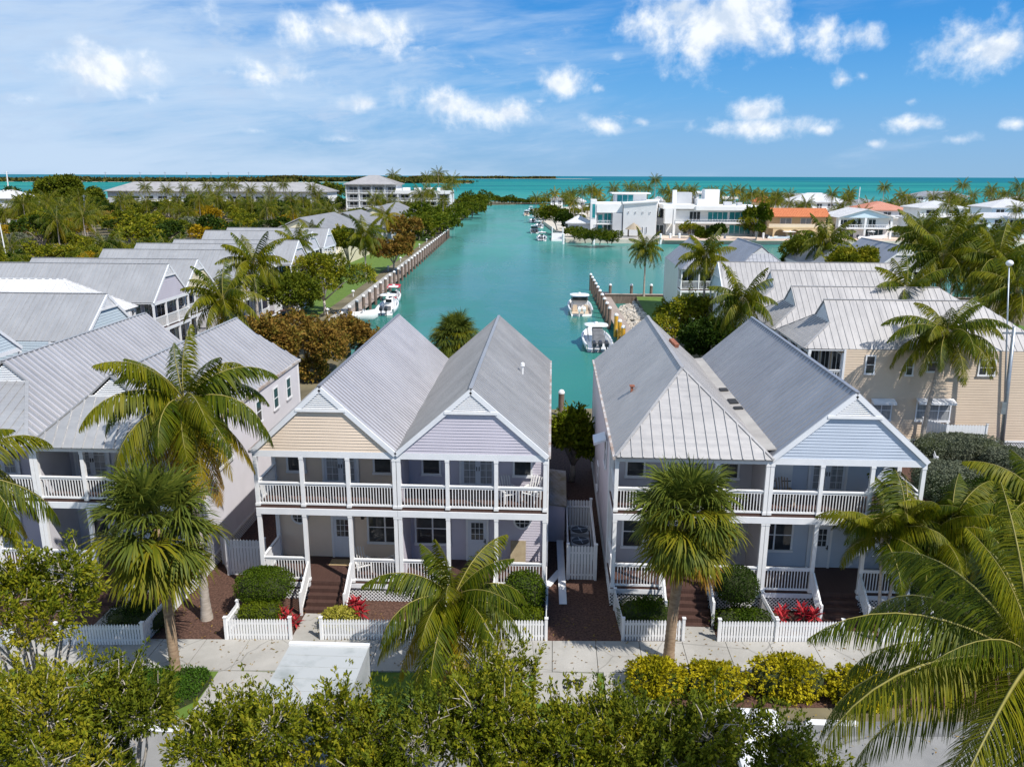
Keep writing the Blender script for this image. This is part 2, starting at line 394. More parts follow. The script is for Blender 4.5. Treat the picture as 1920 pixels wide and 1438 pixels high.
# street in front of the row
patch('road', [(-60, -20), (60, -20), (60, 24.2 + 2.8), (-60, 24.2 - 2.8)], .006, asph)
def strip(name, x0, x1, o0, o1, z, m):
    # band that follows the slight skew of the pavement line (y = 27.0 + .047 x is its street side)
    f = lambda x: 26.95 + .047 * x
    return patch(name, [(x0, f(x0) + o0), (x1, f(x1) + o0), (x1, f(x1) + o1), (x0, f(x0) + o1)], z, m)
strip('verge_lawn', -60, 4.1, -2.75, -.0, .012, lawnm)
strip('verge_bed', 4.1, 60, -2.0, -.0, .012, mulch)
strip('mulch_bed', -60, 60, 2.0, 30, .012, mulch)
mb = MB()
f = lambda x: 26.95 + .047 * x
js = list(np.arange(-40, 41, 1.75))
for a, b in zip(js, js[1:]):
    mb.hexa([(a + .012, f(a), .0), (b - .012, f(b), .0), (b - .012, f(b) + 2.1, .0), (a + .012, f(a) + 2.1, .0)],
            [(a + .012, f(a), .07), (b - .012, f(b), .07), (b - .012, f(b) + 2.1, .07), (a + .012, f(a) + 2.1, .07)])
struct(mb.build('sidewalk', conc))
def pad(name, x0, x1, y0, y1, z=.068):
    mb = MB(); mb.hexa([(x0, y0, 0), (x1, y0, 0), (x1, y1, 0), (x0, y1, 0)], [(x0, y0, z), (x1, y0, z), (x1, y1, z), (x0, y1, z)]); return struct(mb.build(name, conc))
for (x0, x1, y0, y1) in [(-12.4, -10.25, 23.4, 26.35), (-10.35, -9.2, 28.52, 30.6), (2.2, 4.05, 23.4, 27.05), (5.6, 6.95, 29.28, 30.6), (-.4, 1.95, 25.1, 26.93), (11.6, 13.5, 29.6, 30.6), (-18.9, -17.2, 28.2, 30.6), (-4.2, -3.0, 28.85, 30.6)]:
    pad('walkway', x0, x1, y0, y1)
for (x0, x1) in [(-60, -12.4), (-10.2, 2.2), (4.05, 60)]:
    g = lambda x: 24.2 + .047 * x
    patch('gutter_strip', [(x0, g(x0) - .75), (x1, g(x1) - .75), (x1, g(x1) + .02), (x0, g(x0) + .02)], .0105, gutter_a)
# lawns along the water
patch('lawn', [(-31.2, 104.5), (-37.5, 262), (-52, 262), (-44, 104.5)], .012, lawnm)
patch('lawn', [(12.75, 98), (13.3, 126.5), (60, 126.5), (60, 90), (17, 90)], .012, lawnm)
patch('lawn', [(15.9, 24.6 + 3), (40, 25.8 + 4), (40, 47), (17.2, 47)], .016, lawnm)
patch('service_yard', [(21, 44.5), (36, 44.5), (36, 53.9), (21, 53.9)], .017, mulch)
patch('estate_road', [(-175, 172), (-60, 205), (-60, 212), (-175, 180)], .01, asph)
patch('terrace', [(33, 245.2), (110, 248.0), (110, 262), (33, 258)], .02, pinkconc)
patch('terrace', [(6, 250), (33, 248), (33, 290), (6, 290)], .03, conc)
# yellow-brown low islands beyond the bay
isl = mat('island_sand', (.45, .40, .30), (.60, .55, .45), .95, sc=.01, world=True)
for pts in [[(-2300, 2050), (-700, 2150), (-560, 2250), (-2300, 2400)], [(-560, 2500), (-330, 2550), (-340, 2650), (-900, 2900)], [(-900, 5200), (260, 5600), (200, 5900), (-1200, 5900)], [(-330, 2080), (-215, 2110), (-215, 2160), (-420, 2200)]]:
    land('island', pts, -.2, isl)
# ------------------------------------------------------------------ cottages
class Face:
    """a vertical wall plane: origin, direction along it, outward normal"""
    def __init__(s, o, u, n): s.o = Vector(o); s.u = Vector(u); s.n = Vector(n)
    def out(s, d): return Face(s.o + s.n * d, s.u, s.n)
    def p(s, u, v, n=0.0): q = s.o + s.u * u + s.n * n; return (q.x, q.y, q.z + v)
    def box(s, mb, u0, u1, v0, v1, n0, n1, m=0):
        mb.hexa([s.p(u0, v0, n0), s.p(u1, v0, n0), s.p(u1, v0, n1), s.p(u0, v0, n1)], [s.p(u0, v1, n0), s.p(u1, v1, n0), s.p(u1, v1, n1), s.p(u0, v1, n1)], m)

def siding(mb, F, z0, z1, ext, e=.125, lap=.024, m=0):
    """lap boards; ext(z) -> (u0, u1)"""
    z = z0
    while z < z1 - 1e-4:
        t = min(z + e, z1); a0, a1 = ext(z); b0, b1 = ext(t)
        mb.poly([F.p(a0, z, lap), F.p(a1, z, lap), F.p(b1, t, .003), F.p(b0, t, .003)], m)
        mb.poly([F.p(a0, z, 0), F.p(a1, z, 0), F.p(a1, z, lap), F.p(a0, z, lap)], m)
        z = t
def window(parent, F, u, v, w, h, cols=1, rows=2, gm=None, shutter=False, name='window', awning=False):
    """casing and sash; the glass is a child. (u, v) = lower left of the opening"""
    F = F.out(.036)
    mb = MB(); c = .09
    F.box(mb, u - c, u, v - c, v + h + c, .0, .055); F.box(mb, u + w, u + w + c, v - c, v + h + c, .0, .055)
    F.box(mb, u, u + w, v + h, v + h + c, .0, .06); F.box(mb, u - c - .03, u + w + c + .03, v - c - .03, v - .0, .0, .09)
    for k in range(1, cols): F.box(mb, u + w * k / cols - .035, u + w * k / cols + .035, v, v + h, .0, .05)
    for k in range(1, rows): F.box(mb, u, u + w, v + h * k / rows - .022, v + h * k / rows + .022, .0, .045)
    if awning:
        mb.hexa([F.p(u - .15, v + h + .12, .06), F.p(u + w + .15, v + h + .12, .06), F.p(u + w + .15, v + h - .12, .62), F.p(u - .15, v + h - .12, .62)],
                [F.p(u - .15, v + h + .2, .06), F.p(u + w + .15, v + h + .2, .06), F.p(u + w + .15, v + h + .02, .62), F.p(u - .15, v + h + .02, .62)])
    o = mb.build(name, trim, parent)
    g = MB(); F.box(g, u, u + w, v, v + h, .0, .03); g.build('glass_pane', gm or glass, o)
    return o
def round_window(parent, F, u, v, r):
    F = F.out(.036)
    mb = MB(); n = 28
    P = [(cos(2 * pi * k / n), sin(2 * pi * k / n)) for k in range(n)]
    for k in range(n):
        (a, b), (c, d) = P[k], P[(k + 1) % n]; q = r + .085
        mb.hexa([F.p(u + a * r, v + b * r, 0), F.p(u + c * r, v + d * r, 0), F.p(u + c * q, v + d * q, 0), F.p(u + a * q, v + b * q, 0)],
                [F.p(u + a * r, v + b * r, .06), F.p(u + c * r, v + d * r, .06), F.p(u + c * q, v + d * q, .06), F.p(u + a * q, v + b * q, .06)])
    for s in (-.33, .33):
        hh = r * sqrt(1 - s * s)
        F.box(mb, u + s * r - .012, u + s * r + .012, v - hh, v + hh, .03, .042); F.box(mb, u - hh, u + hh, v + s * r - .012, v + s * r + .012, .03, .043)
    o = mb.build('round_window', trim, parent)
    g = MB(); g.hexa([F.p(u + a * r, v + b * r, .0) for a, b in P], [F.p(u + a * r, v + b * r, .03) for a, b in P]); g.build('glass_pane', glass, o)
def door(parent, F, u, v, w=.86, h=2.05):
    F = F.out(.036)
    mb = MB(); c = .1
    F.box(mb, u - c, u, v, v + h + c, 0, .06); F.box(mb, u + w, u + w + c, v, v + h + c, 0, .06); F.box(mb, u, u + w, v + h, v + h + c, 0, .062)
    mb.build('door_frame', trim, parent)
    d = MB(); F.box(d, u, u + w, v + .02, v + h, 0, .04)
    for a, b, lo, hi in ((.1, .46, .14, .42), (.54, .9, .14, .42)): F.box(d, u + w * a, u + w * b, v + h * lo, v + h * hi, .04, .052)
    for k in range(4): x = u + .14 + (w - .28) * k / 3; F.box(d, x - .012, x + .012, v + h * .52, v + h * .94, .04, .056)
    for k in range(4): z = v + h * (.52 + .42 * k / 3); F.box(d, u + .14, u + w - .14, z - .012, z + .012, .04, .058)
    o = d.build('door', door_paint, parent)
    g = MB(); F.box(g, u + .14, u + w - .14, v + h * .52, v + h * .94, .035, .046); g.build('glass_pane', glass, o)
    k = MB(); F.box(k, u + w - .09, u + w - .05, v + .9, v + 1.12, .04, .07); F.box(k, u + w - .15, u + w - .05, v + .98, v + 1.01, .07, .1); k.build('handle', blackmetal, o)
def french_door(parent, F, u, v, w=1.5, h=2.05):
    F = F.out(.036)
    mb = MB(); c = .1
    F.box(mb, u - c, u, v, v + h + c, 0, .06); F.box(mb, u + w, u + w + c, v, v + h + c, 0, .06); F.box(mb, u, u + w, v + h, v + h + c, 0, .062)
    mb.build('door_frame', trim, parent)
    for s in (0, 1):
        a = u + s * w / 2; b = a + w / 2; d = MB(); F.box(d, a + .004, b - .004, v + .02, v + h, 0, .04)
        for k in range(3): x = a + .11 + (w / 2 - .22) * k / 2; F.box(d, x - .01, x + .01, v + .3, v + h - .14, .04, .056)
        for k in range(6): z = v + .3 + (h - .44) * k / 5; F.box(d, a + .11, b - .11, z - .01, z + .01, .04, .058)
        o = d.build('french_door', door_paint, parent)
        g = MB(); F.box(g, a + .11, b - .11, v + .3, v + h - .14, .035, .046); g.build('glass_pane', glass_lt, o)
        k = MB(); x = (b - .06) if s == 0 else (a + .06); F.box(k, x - .015, x + .015, v + .92, v + 1.1, .04, .085); k.build('handle', blackmetal, o)
def railing(parent, p, q, z, h=1.08, gap=.125, mm=None, bal=.035, lo=.10):
    """straight run of porch rail from p to q (x, y) on a floor at z"""
    p, q = Vector((*p, 0)), Vector((*q, 0)); L = (q - p).length
    if L < .2: return
    mb = MB(); up = Vector((0, 0, 1))
    mb.bar(p + up * (z + h - .03), q + up * (z + h - .03), .11, .06); mb.bar(p + up * (z + h - .11), q + up * (z + h - .11), .04, .09)
    mb.bar(p + up * (z + lo), q + up * (z + lo), .05, .09)
    n = max(1, round(L / gap)); d = (q - p) / n
    for k in range(1, n): b = p + d * k; mb.bar(b + up * (z + lo), b + up * (z + h - .1), bal, bal, up=(0, 1, 0))
    return mb.build('railing', mm or white, parent)
def sloped_rail(parent, p, q, h=.95, mm=None):
    """stair rail from top (x, y, z floor) to the foot"""
    p, q = Vector(p), Vector(q); up = Vector((0, 0, 1)); mb = MB()
    mb.bar(p + up * h, q + up * h, .08, .06); mb.bar(p + up * .16, q + up * .16, .05, .07)
    n = max(2, round((q - p).length / .14)); d = (q - p) / n
    for k in range(1, n): b = p + d * k; mb.bar(b + up * .16, b + up * h, .032, .032, up=(0, 1, 0))
    mb.box(q.x - .05, q.x + .05, q.y - .05, q.y + .05, q.z - .02, q.z + h + .12)
    return mb.build('stair_railing', mm or white, parent)
def lattice(mb, F, u0, u1, v0, v1, s=.15, w=.03, n0=.0, m=0):
    H = v1 - v0
    def clipbar(a, sg):
        pts = []
        x0, x1 = a, a + sg * H
        lo, hi = min(x0, x1), max(x0, x1)
        if hi < u0 or lo > u1: return
        f = lambda x: v0 + (x - a) * sg
        xa, xb = max(lo, u0), min(hi, u1)
        if xb - xa < .01: return
        off = .012 if sg > 0 else .0
        mb.bar(F.p(xa, f(xa), n0 + .008 + off), F.p(xb, f(xb), n0 + .008 + off), .012, w, m)
    x = u0 - H
    while x < u1 + H:
        clipbar(x, 1); clipbar(x, -1); x += s

def roof_plane(mb, pts, sp=.42, rw=.035, rh=.04, th=.07, lift=.05, m=0, ribs=True, rm_=None):
    rm_ = m if rm_ is None else rm_
    P = [Vector(p) for p in pts]; n = Vector((0, 0, 0))
    for i in range(len(P)):
        a, b = P[i], P[(i + 1) % len(P)]
        n += Vector(((a.y - b.y) * (a.z + b.z), (a.z - b.z) * (a.x + b.x), (a.x - b.x) * (a.y + b.y)))
    n.normalize()
    if n.z < 0: n = -n; P.reverse()
    P = [p + n * lift for p in P]
    mb.hexa([p - n * th for p in P], P, m)
    if not ribs: return
    d = Vector((0, 0, -1)); d = (d - n * d.dot(n)).normalized(); a = n.cross(d)
    o = P[0]; Q = [((p - o).dot(a), (p - o).dot(d)) for p in P]
    lo = min(q[0] for q in Q); hi = max(q[0] for q in Q); c = lo + sp * .5
    while c < hi:
        xs = []
        for i in range(len(Q)):
            (x0, y0), (x1, y1) = Q[i], Q[(i + 1) % len(Q)]
            if (x0 - c) * (x1 - c) < 0: xs.append(y0 + (y1 - y0) * (c - x0) / (x1 - x0))
        if len(xs) >= 2 and max(xs) - min(xs) > .15:
            mb.bar(o + a * c + d * min(xs) + n * rh * .5, o + a * c + d * max(xs) + n * rh * .5, rw, rh, rm_, up=n)
        c += sp

def cottage(label, X, Y, rz, W=6.3, L=17.5, wall='beige', roof=None, front='gable', back='gable', near=True, z0=0.0, lower=('round', 'door', 'window'), upper=('window', 'french', 'window'),
            ribs=(.42, .035, .04), party='', gutters='', sidew=(), ydg=1.6, vent=.95, zr=9.8, group=None, name='cottage', hipd=3.7, siderail='', stair_bay=None, deck=True, gab=None, ribm=None):
    t = thing(name, label, 'house', (X, Y, z0), rz, group)
    sm = SID[wall]; rm = roof or roof_grey; pd = 2.35
    zd, z2, zb, bt = .93, 4.47, 6.98, 6.72
    sl = (zr - zb) / (W / 2); sp, rw, rh = ribs; c = W / 2
    if gab: sm_g = SID[gab]
    else: sm_g = sm
    # roof planes
    R = MB()
    yf = -.16 if front == 'gable' else -.38
    ridge0 = yf if front == 'gable' else (hipd if front == 'hip' else ydg)
    yb = L + .3; ridge1 = yb if back == 'gable' else (L - hipd if back == 'hip' else L - ydg)
    hv = vent; hw = hv / sl
    for sx in (0, 1):
        xe = 0 if sx == 0 else W; f = -1 if sx == 0 else 1
        P = [(xe, yf, zb), (xe, yb, zb)]
        if back == 'dutch': P += [(c + f * hw, ridge1, zr - hv)]
        P += [(c, ridge1, zr), (c, ridge0, zr)]
        if front == 'dutch': P += [(c + f * hw, ridge0, zr - hv)]
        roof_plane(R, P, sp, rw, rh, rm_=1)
    hsp = max(sp, .45)
    if front == 'hip': roof_plane(R, [(0, yf, zb), (W, yf, zb), (c, ridge0, zr)], hsp, .045, .05)
    if front == 'dutch': roof_plane(R, [(0, yf, zb), (W, yf, zb), (c + hw, ridge0 + .0, zr - hv), (c - hw, ridge0, zr - hv)], hsp, .04, .045)
    if back == 'hip': roof_plane(R, [(0, yb, zb), (W, yb, zb), (c, ridge1, zr)], hsp, .04, .045)
    if back == 'dutch': roof_plane(R, [(0, yb, zb), (W, yb, zb), (c + hw, ridge1, zr - hv), (c - hw, ridge1, zr - hv)], hsp, .04, .045)
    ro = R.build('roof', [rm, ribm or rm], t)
    cap = MB(); cap.bar((c, ridge0, zr + .075), (c, ridge1, zr + .075), .16, .035)
    if front == 'hip':
        for xe in (0, W): cap.bar((c, ridge0, zr + .07), (xe, yf, zb + .07), .13, .04)
    if front == 'dutch':
        for f in (-1, 1): cap.bar((c + f * hw, ridge0, zr - hv + .07), (c + f * c, yf, zb + .07), .16, .045)
    cap.build('ridge_cap', rm, ro)
    for g in gutters:
        gb = MB(); x = -.07 if g == 'L' else W + .07; gb.box(x - .06, x + .06, yf, yb, zb - .09, zb + .05); gb.build('gutter', gutter_m, ro)
    # gable end (front)
    F = Face((0, -.06, 0), (1, 0, 0), (0, -1, 0))
    def vent_tri(Fc, zlo):
        V = MB(); ww = (zr - .12 - zlo) / sl
        V.poly([Fc.p(c - ww, zlo, .012), Fc.p(c + ww, zlo, .012), Fc.p(c, zr - .12, .012)])
        z = zlo + .06
        while z < zr - .22:
            q = (zr - .16 - z) / sl
            V.hexa([Fc.p(c - q, z, .02), Fc.p(c + q, z, .02), Fc.p(c + q, z, .09), Fc.p(c - q, z, .09)], [Fc.p(c - q, z + .055, .02), Fc.p(c + q, z + .055, .02), Fc.p(c + q, z + .02, .08), Fc.p(c - q, z + .02, .08)])
            z += .085
        Fc.box(V, c - ww - .16, c + ww + .16, zlo - .09, zlo + .03, .0, .14)
        V.build('gable_vent', white, t)
    if front == 'gable':
        G = MB(); siding(G, F, zb, zr - .05, lambda z: (max(0, (z - zb) / sl), W - max(0, (z - zb) / sl)), .132 if near else .2)
        G.poly([F.p(0, zb, -.05), F.p(W, zb, -.05), F.p(c, zr, -.05)])
        go = G.build('gable', sm_g, t)
        T = MB()
        for f in (0, 1):
            xe = 0 if f == 0 else W
            T.bar((xe, yf + .03, zb - .06), (c, yf + .03, zr - .06), .09, .2)
        T.build('rake_trim', trim, go)
        vent_tri(F, zr - vent)
    if front == 'dutch':
        F2 = Face((0, ridge0 + .12, 0), (1, 0, 0), (0, -1, 0)); vent_tri(F2, zr - hv + .04)
    if back == 'dutch':
        B = MB(); B.poly([(c - hw, ridge1 - .1, zr - hv), (c + hw, ridge1 - .1, zr - hv), (c, ridge1 - .1, zr)]); B.build('gable_vent', white, t)
    if back == 'gable':
        B = MB(); B.poly([(0, L, zb), (W, L, zb), (c, L, zr)]); B.build('gable', sm, t)
    # walls
    Fw = Face((0, pd, 0), (1, 0, 0), (0, -1, 0)); FL = Face((0, 0, 0), (0, 1, 0), (-1, 0, 0)); FR = Face((W, 0, 0), (0, 1, 0), (1, 0, 0)); FB = Face((0, L, 0), (1, 0, 0), (0, 1, 0))
    e = .125 if near else .18
    for Fx, a, b, vis in ((Fw, 0, W, True), (FL, pd, L, 'L' in siderail), (FR, pd, L, 'R' in siderail), (FB, 0, W, False)):
        m = MB()
        if vis or near: siding(m, Fx, zd - .2, zb, lambda z: (a, b), e)
        Fx.box(m, a, b, 0.0 if not (vis and Fx is not Fw) else .62, zb, -.12, 0.0)
        w = m.build('wall', sm, t)
    if 'R' in siderail or 'L' in siderail:
        for ch, Fx in (('L', FL), ('R', FR)):
            if ch in siderail:
                m = MB(); lattice(m, Fx, 0, L, .05, .62, .17, .035, -.02); Fx.box(m, 0, L, .6, .74, -.02, .04); m.build('lattice_skirt', white, t)
                
                for ca, cb in ((pd - .07, pd + .07), (L - .1, L)): m = MB(); Fx.box(m, ca, cb, .74, zb, .0, .06); m.build('corner_board', trim, t)
    for ch in party:
        m = MB(); x = .0 if ch == 'L' else W - .1; m.box(x, x + .1, .1, pd, zd, zb - .02); m.build('party_wall', sm, t)
    # porch
    m = MB(); m.box(.0, W, -.06, pd, zd - .07, zd); 
    m.build('porch_deck', decking, t)
    m = MB(); m.box(.0, W, -.04, pd, z2 - .1, z2); m.build('balcony_deck', decking, t)
    m = MB(); m.box(.0, W, -.10, .10, 4.09, 4.37); m.box(.0, W, .1, pd, 4.30, 4.36)
    for ch in siderail: x = 0 if ch == 'L' else W - .15; m.box(x - .002, x + .152, .1, pd, 4.09, 4.37)
    m.build('porch_beam', trim, t)
    m = MB(); m.box(.0, W, -.09, .11, bt, zb + .02); m.box(.0, W, .11, pd, zb - .1, zb - .04); m.build('eave_beam', trim, t)
    m = MB(); m.box(.0, W, -.09, -.02, .66, zd - .06); m.build('skirt_board', trim, t)
    if near:
        m = MB(); lattice(m, Face((0, -.0, 0), (1, 0, 0), (0, -1, 0)), 0, W, .03, .66, .16, .034); m.build('lattice_skirt', white, t)
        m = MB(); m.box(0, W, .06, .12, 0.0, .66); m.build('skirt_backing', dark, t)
    xs = [.09 + (W - .18) * k / 3 for k in range(4)]
    for x in xs:
        for lo, hi in ((zd, 4.09), (z2, bt)):
            m = MB(); m.box(x - .08, x + .08, -.08, .08, lo, hi); m.box(x - .1, x + .1, -.1, .1, lo, lo + .12); m.box(x - .095, x + .095, -.095, .095, hi - .1, hi); m.build('porch_post', white, t)
    bay = [(xs[k] + .08, xs[k + 1] - .08) for k in range(3)]
    di = stair_bay if stair_bay is not None else (lower.index('door') if 'door' in lower else 1)
    for k, (a, b) in enumerate(bay):
        railing(t, (a, 0), (b, 0), z2, gap=.125 if near else .16)
        if k != di: railing(t, (a, 0), (b, 0), zd, 1.12, gap=.125 if near else .16)
    for ch in siderail:
        x = .08 if ch == 'L' else W - .08
        for z in (zd, z2): railing(t, (x, .1), (x, pd - .05), z, gap=.125 if near else .16)
        m = MB(); m.box(x - .07, x + .07, pd - .14, pd - .0, zd, bt); m.build('porch_post', white, t)
    # openings
    for k, kind in enumerate(lower):
        a, b = bay[k]; cx = (a + b) / 2
        if kind == 'round': round_window(t, Fw, cx, zd + 2.05, .33)
        elif kind == 'door': door(t, Fw, cx - .43, zd)
        elif kind == 'window': window(t, Fw, cx - .75, zd + .85, 1.5, 1.45, 2, 2)
        elif kind == 'single': window(t, Fw, cx - .42, zd + .85, .84, 1.45, 1, 2)
        elif kind == 'dark': window(t, Fw, cx - .7, zd + .25, 1.4, 1.9, 2, 1)
    for k, kind in enumerate(upper):
        a, b = bay[k]; cx = (a + b) / 2
        if kind == 'window': window(t, Fw, cx - .36, z2 + .75, .72, 1.3, 1, 2)
        elif kind == 'french': french_door(t, Fw, cx - .7, z2)
        elif kind == 'shutter':
            m = MB();  Fw.box(m, cx - .55, cx + .55, z2 + .35, z2 + 2.0, .0, .06)
            for s in (-.28, .28): Fw.box(m, cx + s - .2, cx + s + .2, z2 + .5, z2 + 1.85, .06, .075)
            o = m.build('shutter', white, t)
            m = MB(); Fw.box(m, cx - .5, cx - .12, z2 + .62, z2 + .66, .06, .09); Fw.box(m, cx + .12, cx + .5, z2 + .62, z2 + .66, .06, .09); m.build('hinge', blackmetal, o)
        elif kind == 'dark': window(t, Fw, cx - .8, z2 + .1, 1.6, 1.95, 2, 1)
    for (sd, y, v, w, h, cols, rows, aw) in sidew:
        Fx = FL if sd == 'L' else FR
        window(t, Fx, y, v, w, h, cols, rows, glass_lt if aw == 2 else glass, awning=bool(aw))
    # steps
    if near:
        a, b = bay[di]; m = MB()
        for k in range(5):
            z = zd - .186 * (k + 1); m.box(a + .02, b - .02, -.1 - .27 * (k + 1), -.1 - .27 * k + .03, z - .045, z); m.box(a + .04, b - .04, -.1 - .27 * k - .0, -.1 - .27 * k + .02, max(0, z - .0), z + .186 - .045)
        m.build('steps', decking, t)
        for x in (a - .03, b + .03): sloped_rail(t, (x, -.1, zd), (x, -1.42, .06))
    return t

Y0 = 31.9
cottage('beige gabled cottage with bright corrugated roof, left half of the centre pair', -12.62, Y0, 0, 6.16, 17.4, 'beige', roof_mid, ribs=(.33, .15, .05), ribm=rib_sheen, gutters='L', party='R', siderail='L')
cottage('lilac gabled cottage with grey metal roof, right half of the centre pair', -6.45, Y0, 0, 6.4, 17.4, 'lilac', roof_grey, lower=('window', 'door', 'round'), ribs=(.30, .03, .035), gutters='R', party='L', siderail='R')
cottage('grey cottage with hipped roof front behind the round headed fan palm', 2.75, Y0, 0, 6.4, 17.4, 'grey', roof_light, front='hip', back='gable', hipd=3.75, lower=('single', 'door', 'single'), upper=('window', 'french', 'window'), ribs=(.42, .02, .012), gutters='L', party='R', siderail='L', z0=.1,
        sidew=(('L', 4.2, 4.9, .9, 1.2, 1, 2, 1), ('L', 9.5, 1.6, .8, 1.3, 1, 2, 0)))
cottage('blue gabled cottage with slate grey roof at the right end of the row', 9.15, Y0, 0, 6.3, 17.4, 'blue', roof_dark, lower=('window', 'door', 'none'), upper=('shutter', 'french', 'single'), ribs=(.40, .03, .04), siderail='R', party='L', z0=.1)
cottage('lilac cottage with a vented hip roof behind the tall coconut palm', -22.35, Y0 + .1, 0, 6.4, 16.8, 'pearl', roof_grey, ribm=rib_sheen, front='dutch', back='dutch', ydg=1.1, vent=.95, lower=('single', 'door', 'window'), upper=('french', 'window', 'french'), ribs=(.42, .09, .045), gutters='R', siderail='R', party='L',
        sidew=(('R', 3.6, 4.6, 1.9, 1.35, 3, 2, 0), ('R', 9.2, 5.2, .7, 1.15, 1, 2, 0), ('R', 12.0, 5.2, .7, 1.15, 1, 2, 0), ('R', 14.3, 5.2, .7, 1.15, 1, 2, 0)))
cottage('cottage with a long ribbed grey roof, its porch cut by the left frame edge', -28.8, Y0 + .1, 0, 6.45, 16.8, 'lilac', roof_grey, ribm=rib_sheen, front='dutch', ydg=3.4, lower=('window', 'door', 'single'), ribs=(.42, .09, .045), party='R')
# left canal row: gables toward the water
FROW = [
    ('pale blue gabled villa with grey roof, nearest of the left canal row', -32.6, 57.15, 7.3, 'paleblue', roof_grey, 'gable', {}),
    ('villa with bright white ribbed hip roof behind the pale blue gable', -36.9, 65.2, 7.6, 'pearl', roof_white, 'hip', dict(ribs=(.62, .22, .06))),
    ('lilac white gabled villa, between the white hip roof and the cream gable', -36.2, 74.6, 7.3, 'lilac', roof_grey, 'gable', dict(zr=10.1)),
    ('cream gabled villa with dark porch beside a leaning coconut palm', -36.7, 82.05, 7.3, 'cream', roof_grey, 'gable', {}),
]
for (lb, x, yr, w, wl, rf, fr, kw) in FROW:
    kw = dict(ribs=(.45, .03, .03)) | kw
    cottage(lb, x, yr - w / 2, radians(90), w, 17.2, wl, rf, front=fr, near=False, lower=('dark', 'dark', 'dark'), upper=('dark', 'dark', 'dark'), group='villas along the left canal bank', name='villa', siderail='LR', **kw)
for k, (x, yr, lb) in enumerate([(-35.6, 92.7, 'grey roofed villa directly behind the cream gabled villa'), (-35.9, 101.1, 'grey roofed villa partly hidden by the tall palm, two roofs behind the cream gable'),
                                 (-34.0, 107.5, 'villa with a short pale ridge behind the tall coconut palm'), (-37.5, 125.7, 'grey roofed villa before the large cream gabled one'), (-36.8, 132.8, 'villa whose long grey roof meets the big broadleaf tree')]):
    cottage(lb, x, yr - 3.7, radians(90), 7.4, 16.6, 'pearl', roof_grey, near=False, lower=('dark', 'dark', 'dark'), upper=('dark', 'dark', 'dark'), group='villas along the left canal bank', name='villa', ribs=(.6, .03, .03))
cottage('villa with blue siding at the left frame edge between two grey roofs', -35.9, 44.3, radians(90), 7.4, 14, 'paleblue', roof_grey, near=False, lower=('dark', 'dark', 'dark'), upper=('dark', 'dark', 'dark'), group='villas along the left canal bank', name='villa')
# right canal row: gables toward the water on the left
def gwin(px, py, Yw, X0): return at(px, py, Yw).x - X0
GX = 17.6
sw = []
for px0, px1, pt, pb, cols, rows, aw in [(1622, 1640, 668, 699, 1, 2, 0), (1698, 1712, 675, 702, 1, 2, 0), (1738, 1758, 680, 695, 1, 1, 0), (1834, 1866, 676, 702, 2, 2, 0), (1632, 1671, 752, 785, 2, 2, 2), (1716, 1782, 752, 787, 3, 2, 2)]:
    a, b = at(px0, pb, 54.5), at(px1, pt, 54.5); sw.append(('R', a.x - GX, a.z, b.x - a.x, b.z - a.z, cols, rows, aw))
g1 = cottage('tan villa with pale vented hip roof, nearest of the right canal row', GX, 58.05 + 3.55, radians(-90), 7.1, 16.0, 'tan', roof_light, front='dutch', back='hip', ydg=1.75, vent=1.35, near=False, lower=('dark', 'dark', 'dark'), upper=('dark', 'dark', 'dark'), ribs=(.46, .022, .035), siderail='R', sidew=sw, group='villas of the right canal row', name='villa')
for (lb, x, yr, fr, bk, L, wl) in [('pale roofed villa, second of the right canal row with shaded vent gable', 17.3, 65.16, 'dutch', 'hip', 17, 'tan'), ('pale roofed villa, third of the right canal row behind the round coconut palm', 18.6, 76.5, 'dutch', 'dutch', 15.5, 'pearl'), ('pale roofed villa with blue shaded gable, farthest of the right canal row', 17.1, 83.9, 'gable', 'gable', 17, 'paleblue')]:
    cottage(lb, x, yr + 3.6, radians(-90), 7.2, L, wl, roof_light, front=fr, back=bk, ydg=1.75, vent=1.35, near=False, lower=('dark', 'dark', 'dark'), upper=('dark', 'dark', 'dark'), ribs=(.5, .022, .035), siderail='L', group='villas of the right canal row', name='villa')
for (lb, xr, yf, L, fr, wl, W2) in [('slate roofed villa beside the slim palm on the basin lawn', 19.6, 102.5, 15, 'hip', 'mint', 6.7), ('slate roofed villa with small white front gable over a pale hip', 26.35, 102.2, 15, 'dutch', 'mint', 6.8), ('slate roofed villa behind the right palms, its gable facing the street', 44.4, 104.5, 15, 'gable', 'pearl', 7.2), ('slate roofed villa left of the gable that faces the street', 37.2, 104, 15, 'gable', 'pearl', 7.2)]:
    cottage(lb, xr - W2 / 2, yf, 0, W2, L, wl, roof_dark, front=fr, near=False, lower=('dark', 'dark', 'dark'), upper=('dark', 'dark', 'dark'), ribs=(.5, .02, .02), siderail='L', group='slate roofed villas by the basin', name='villa')
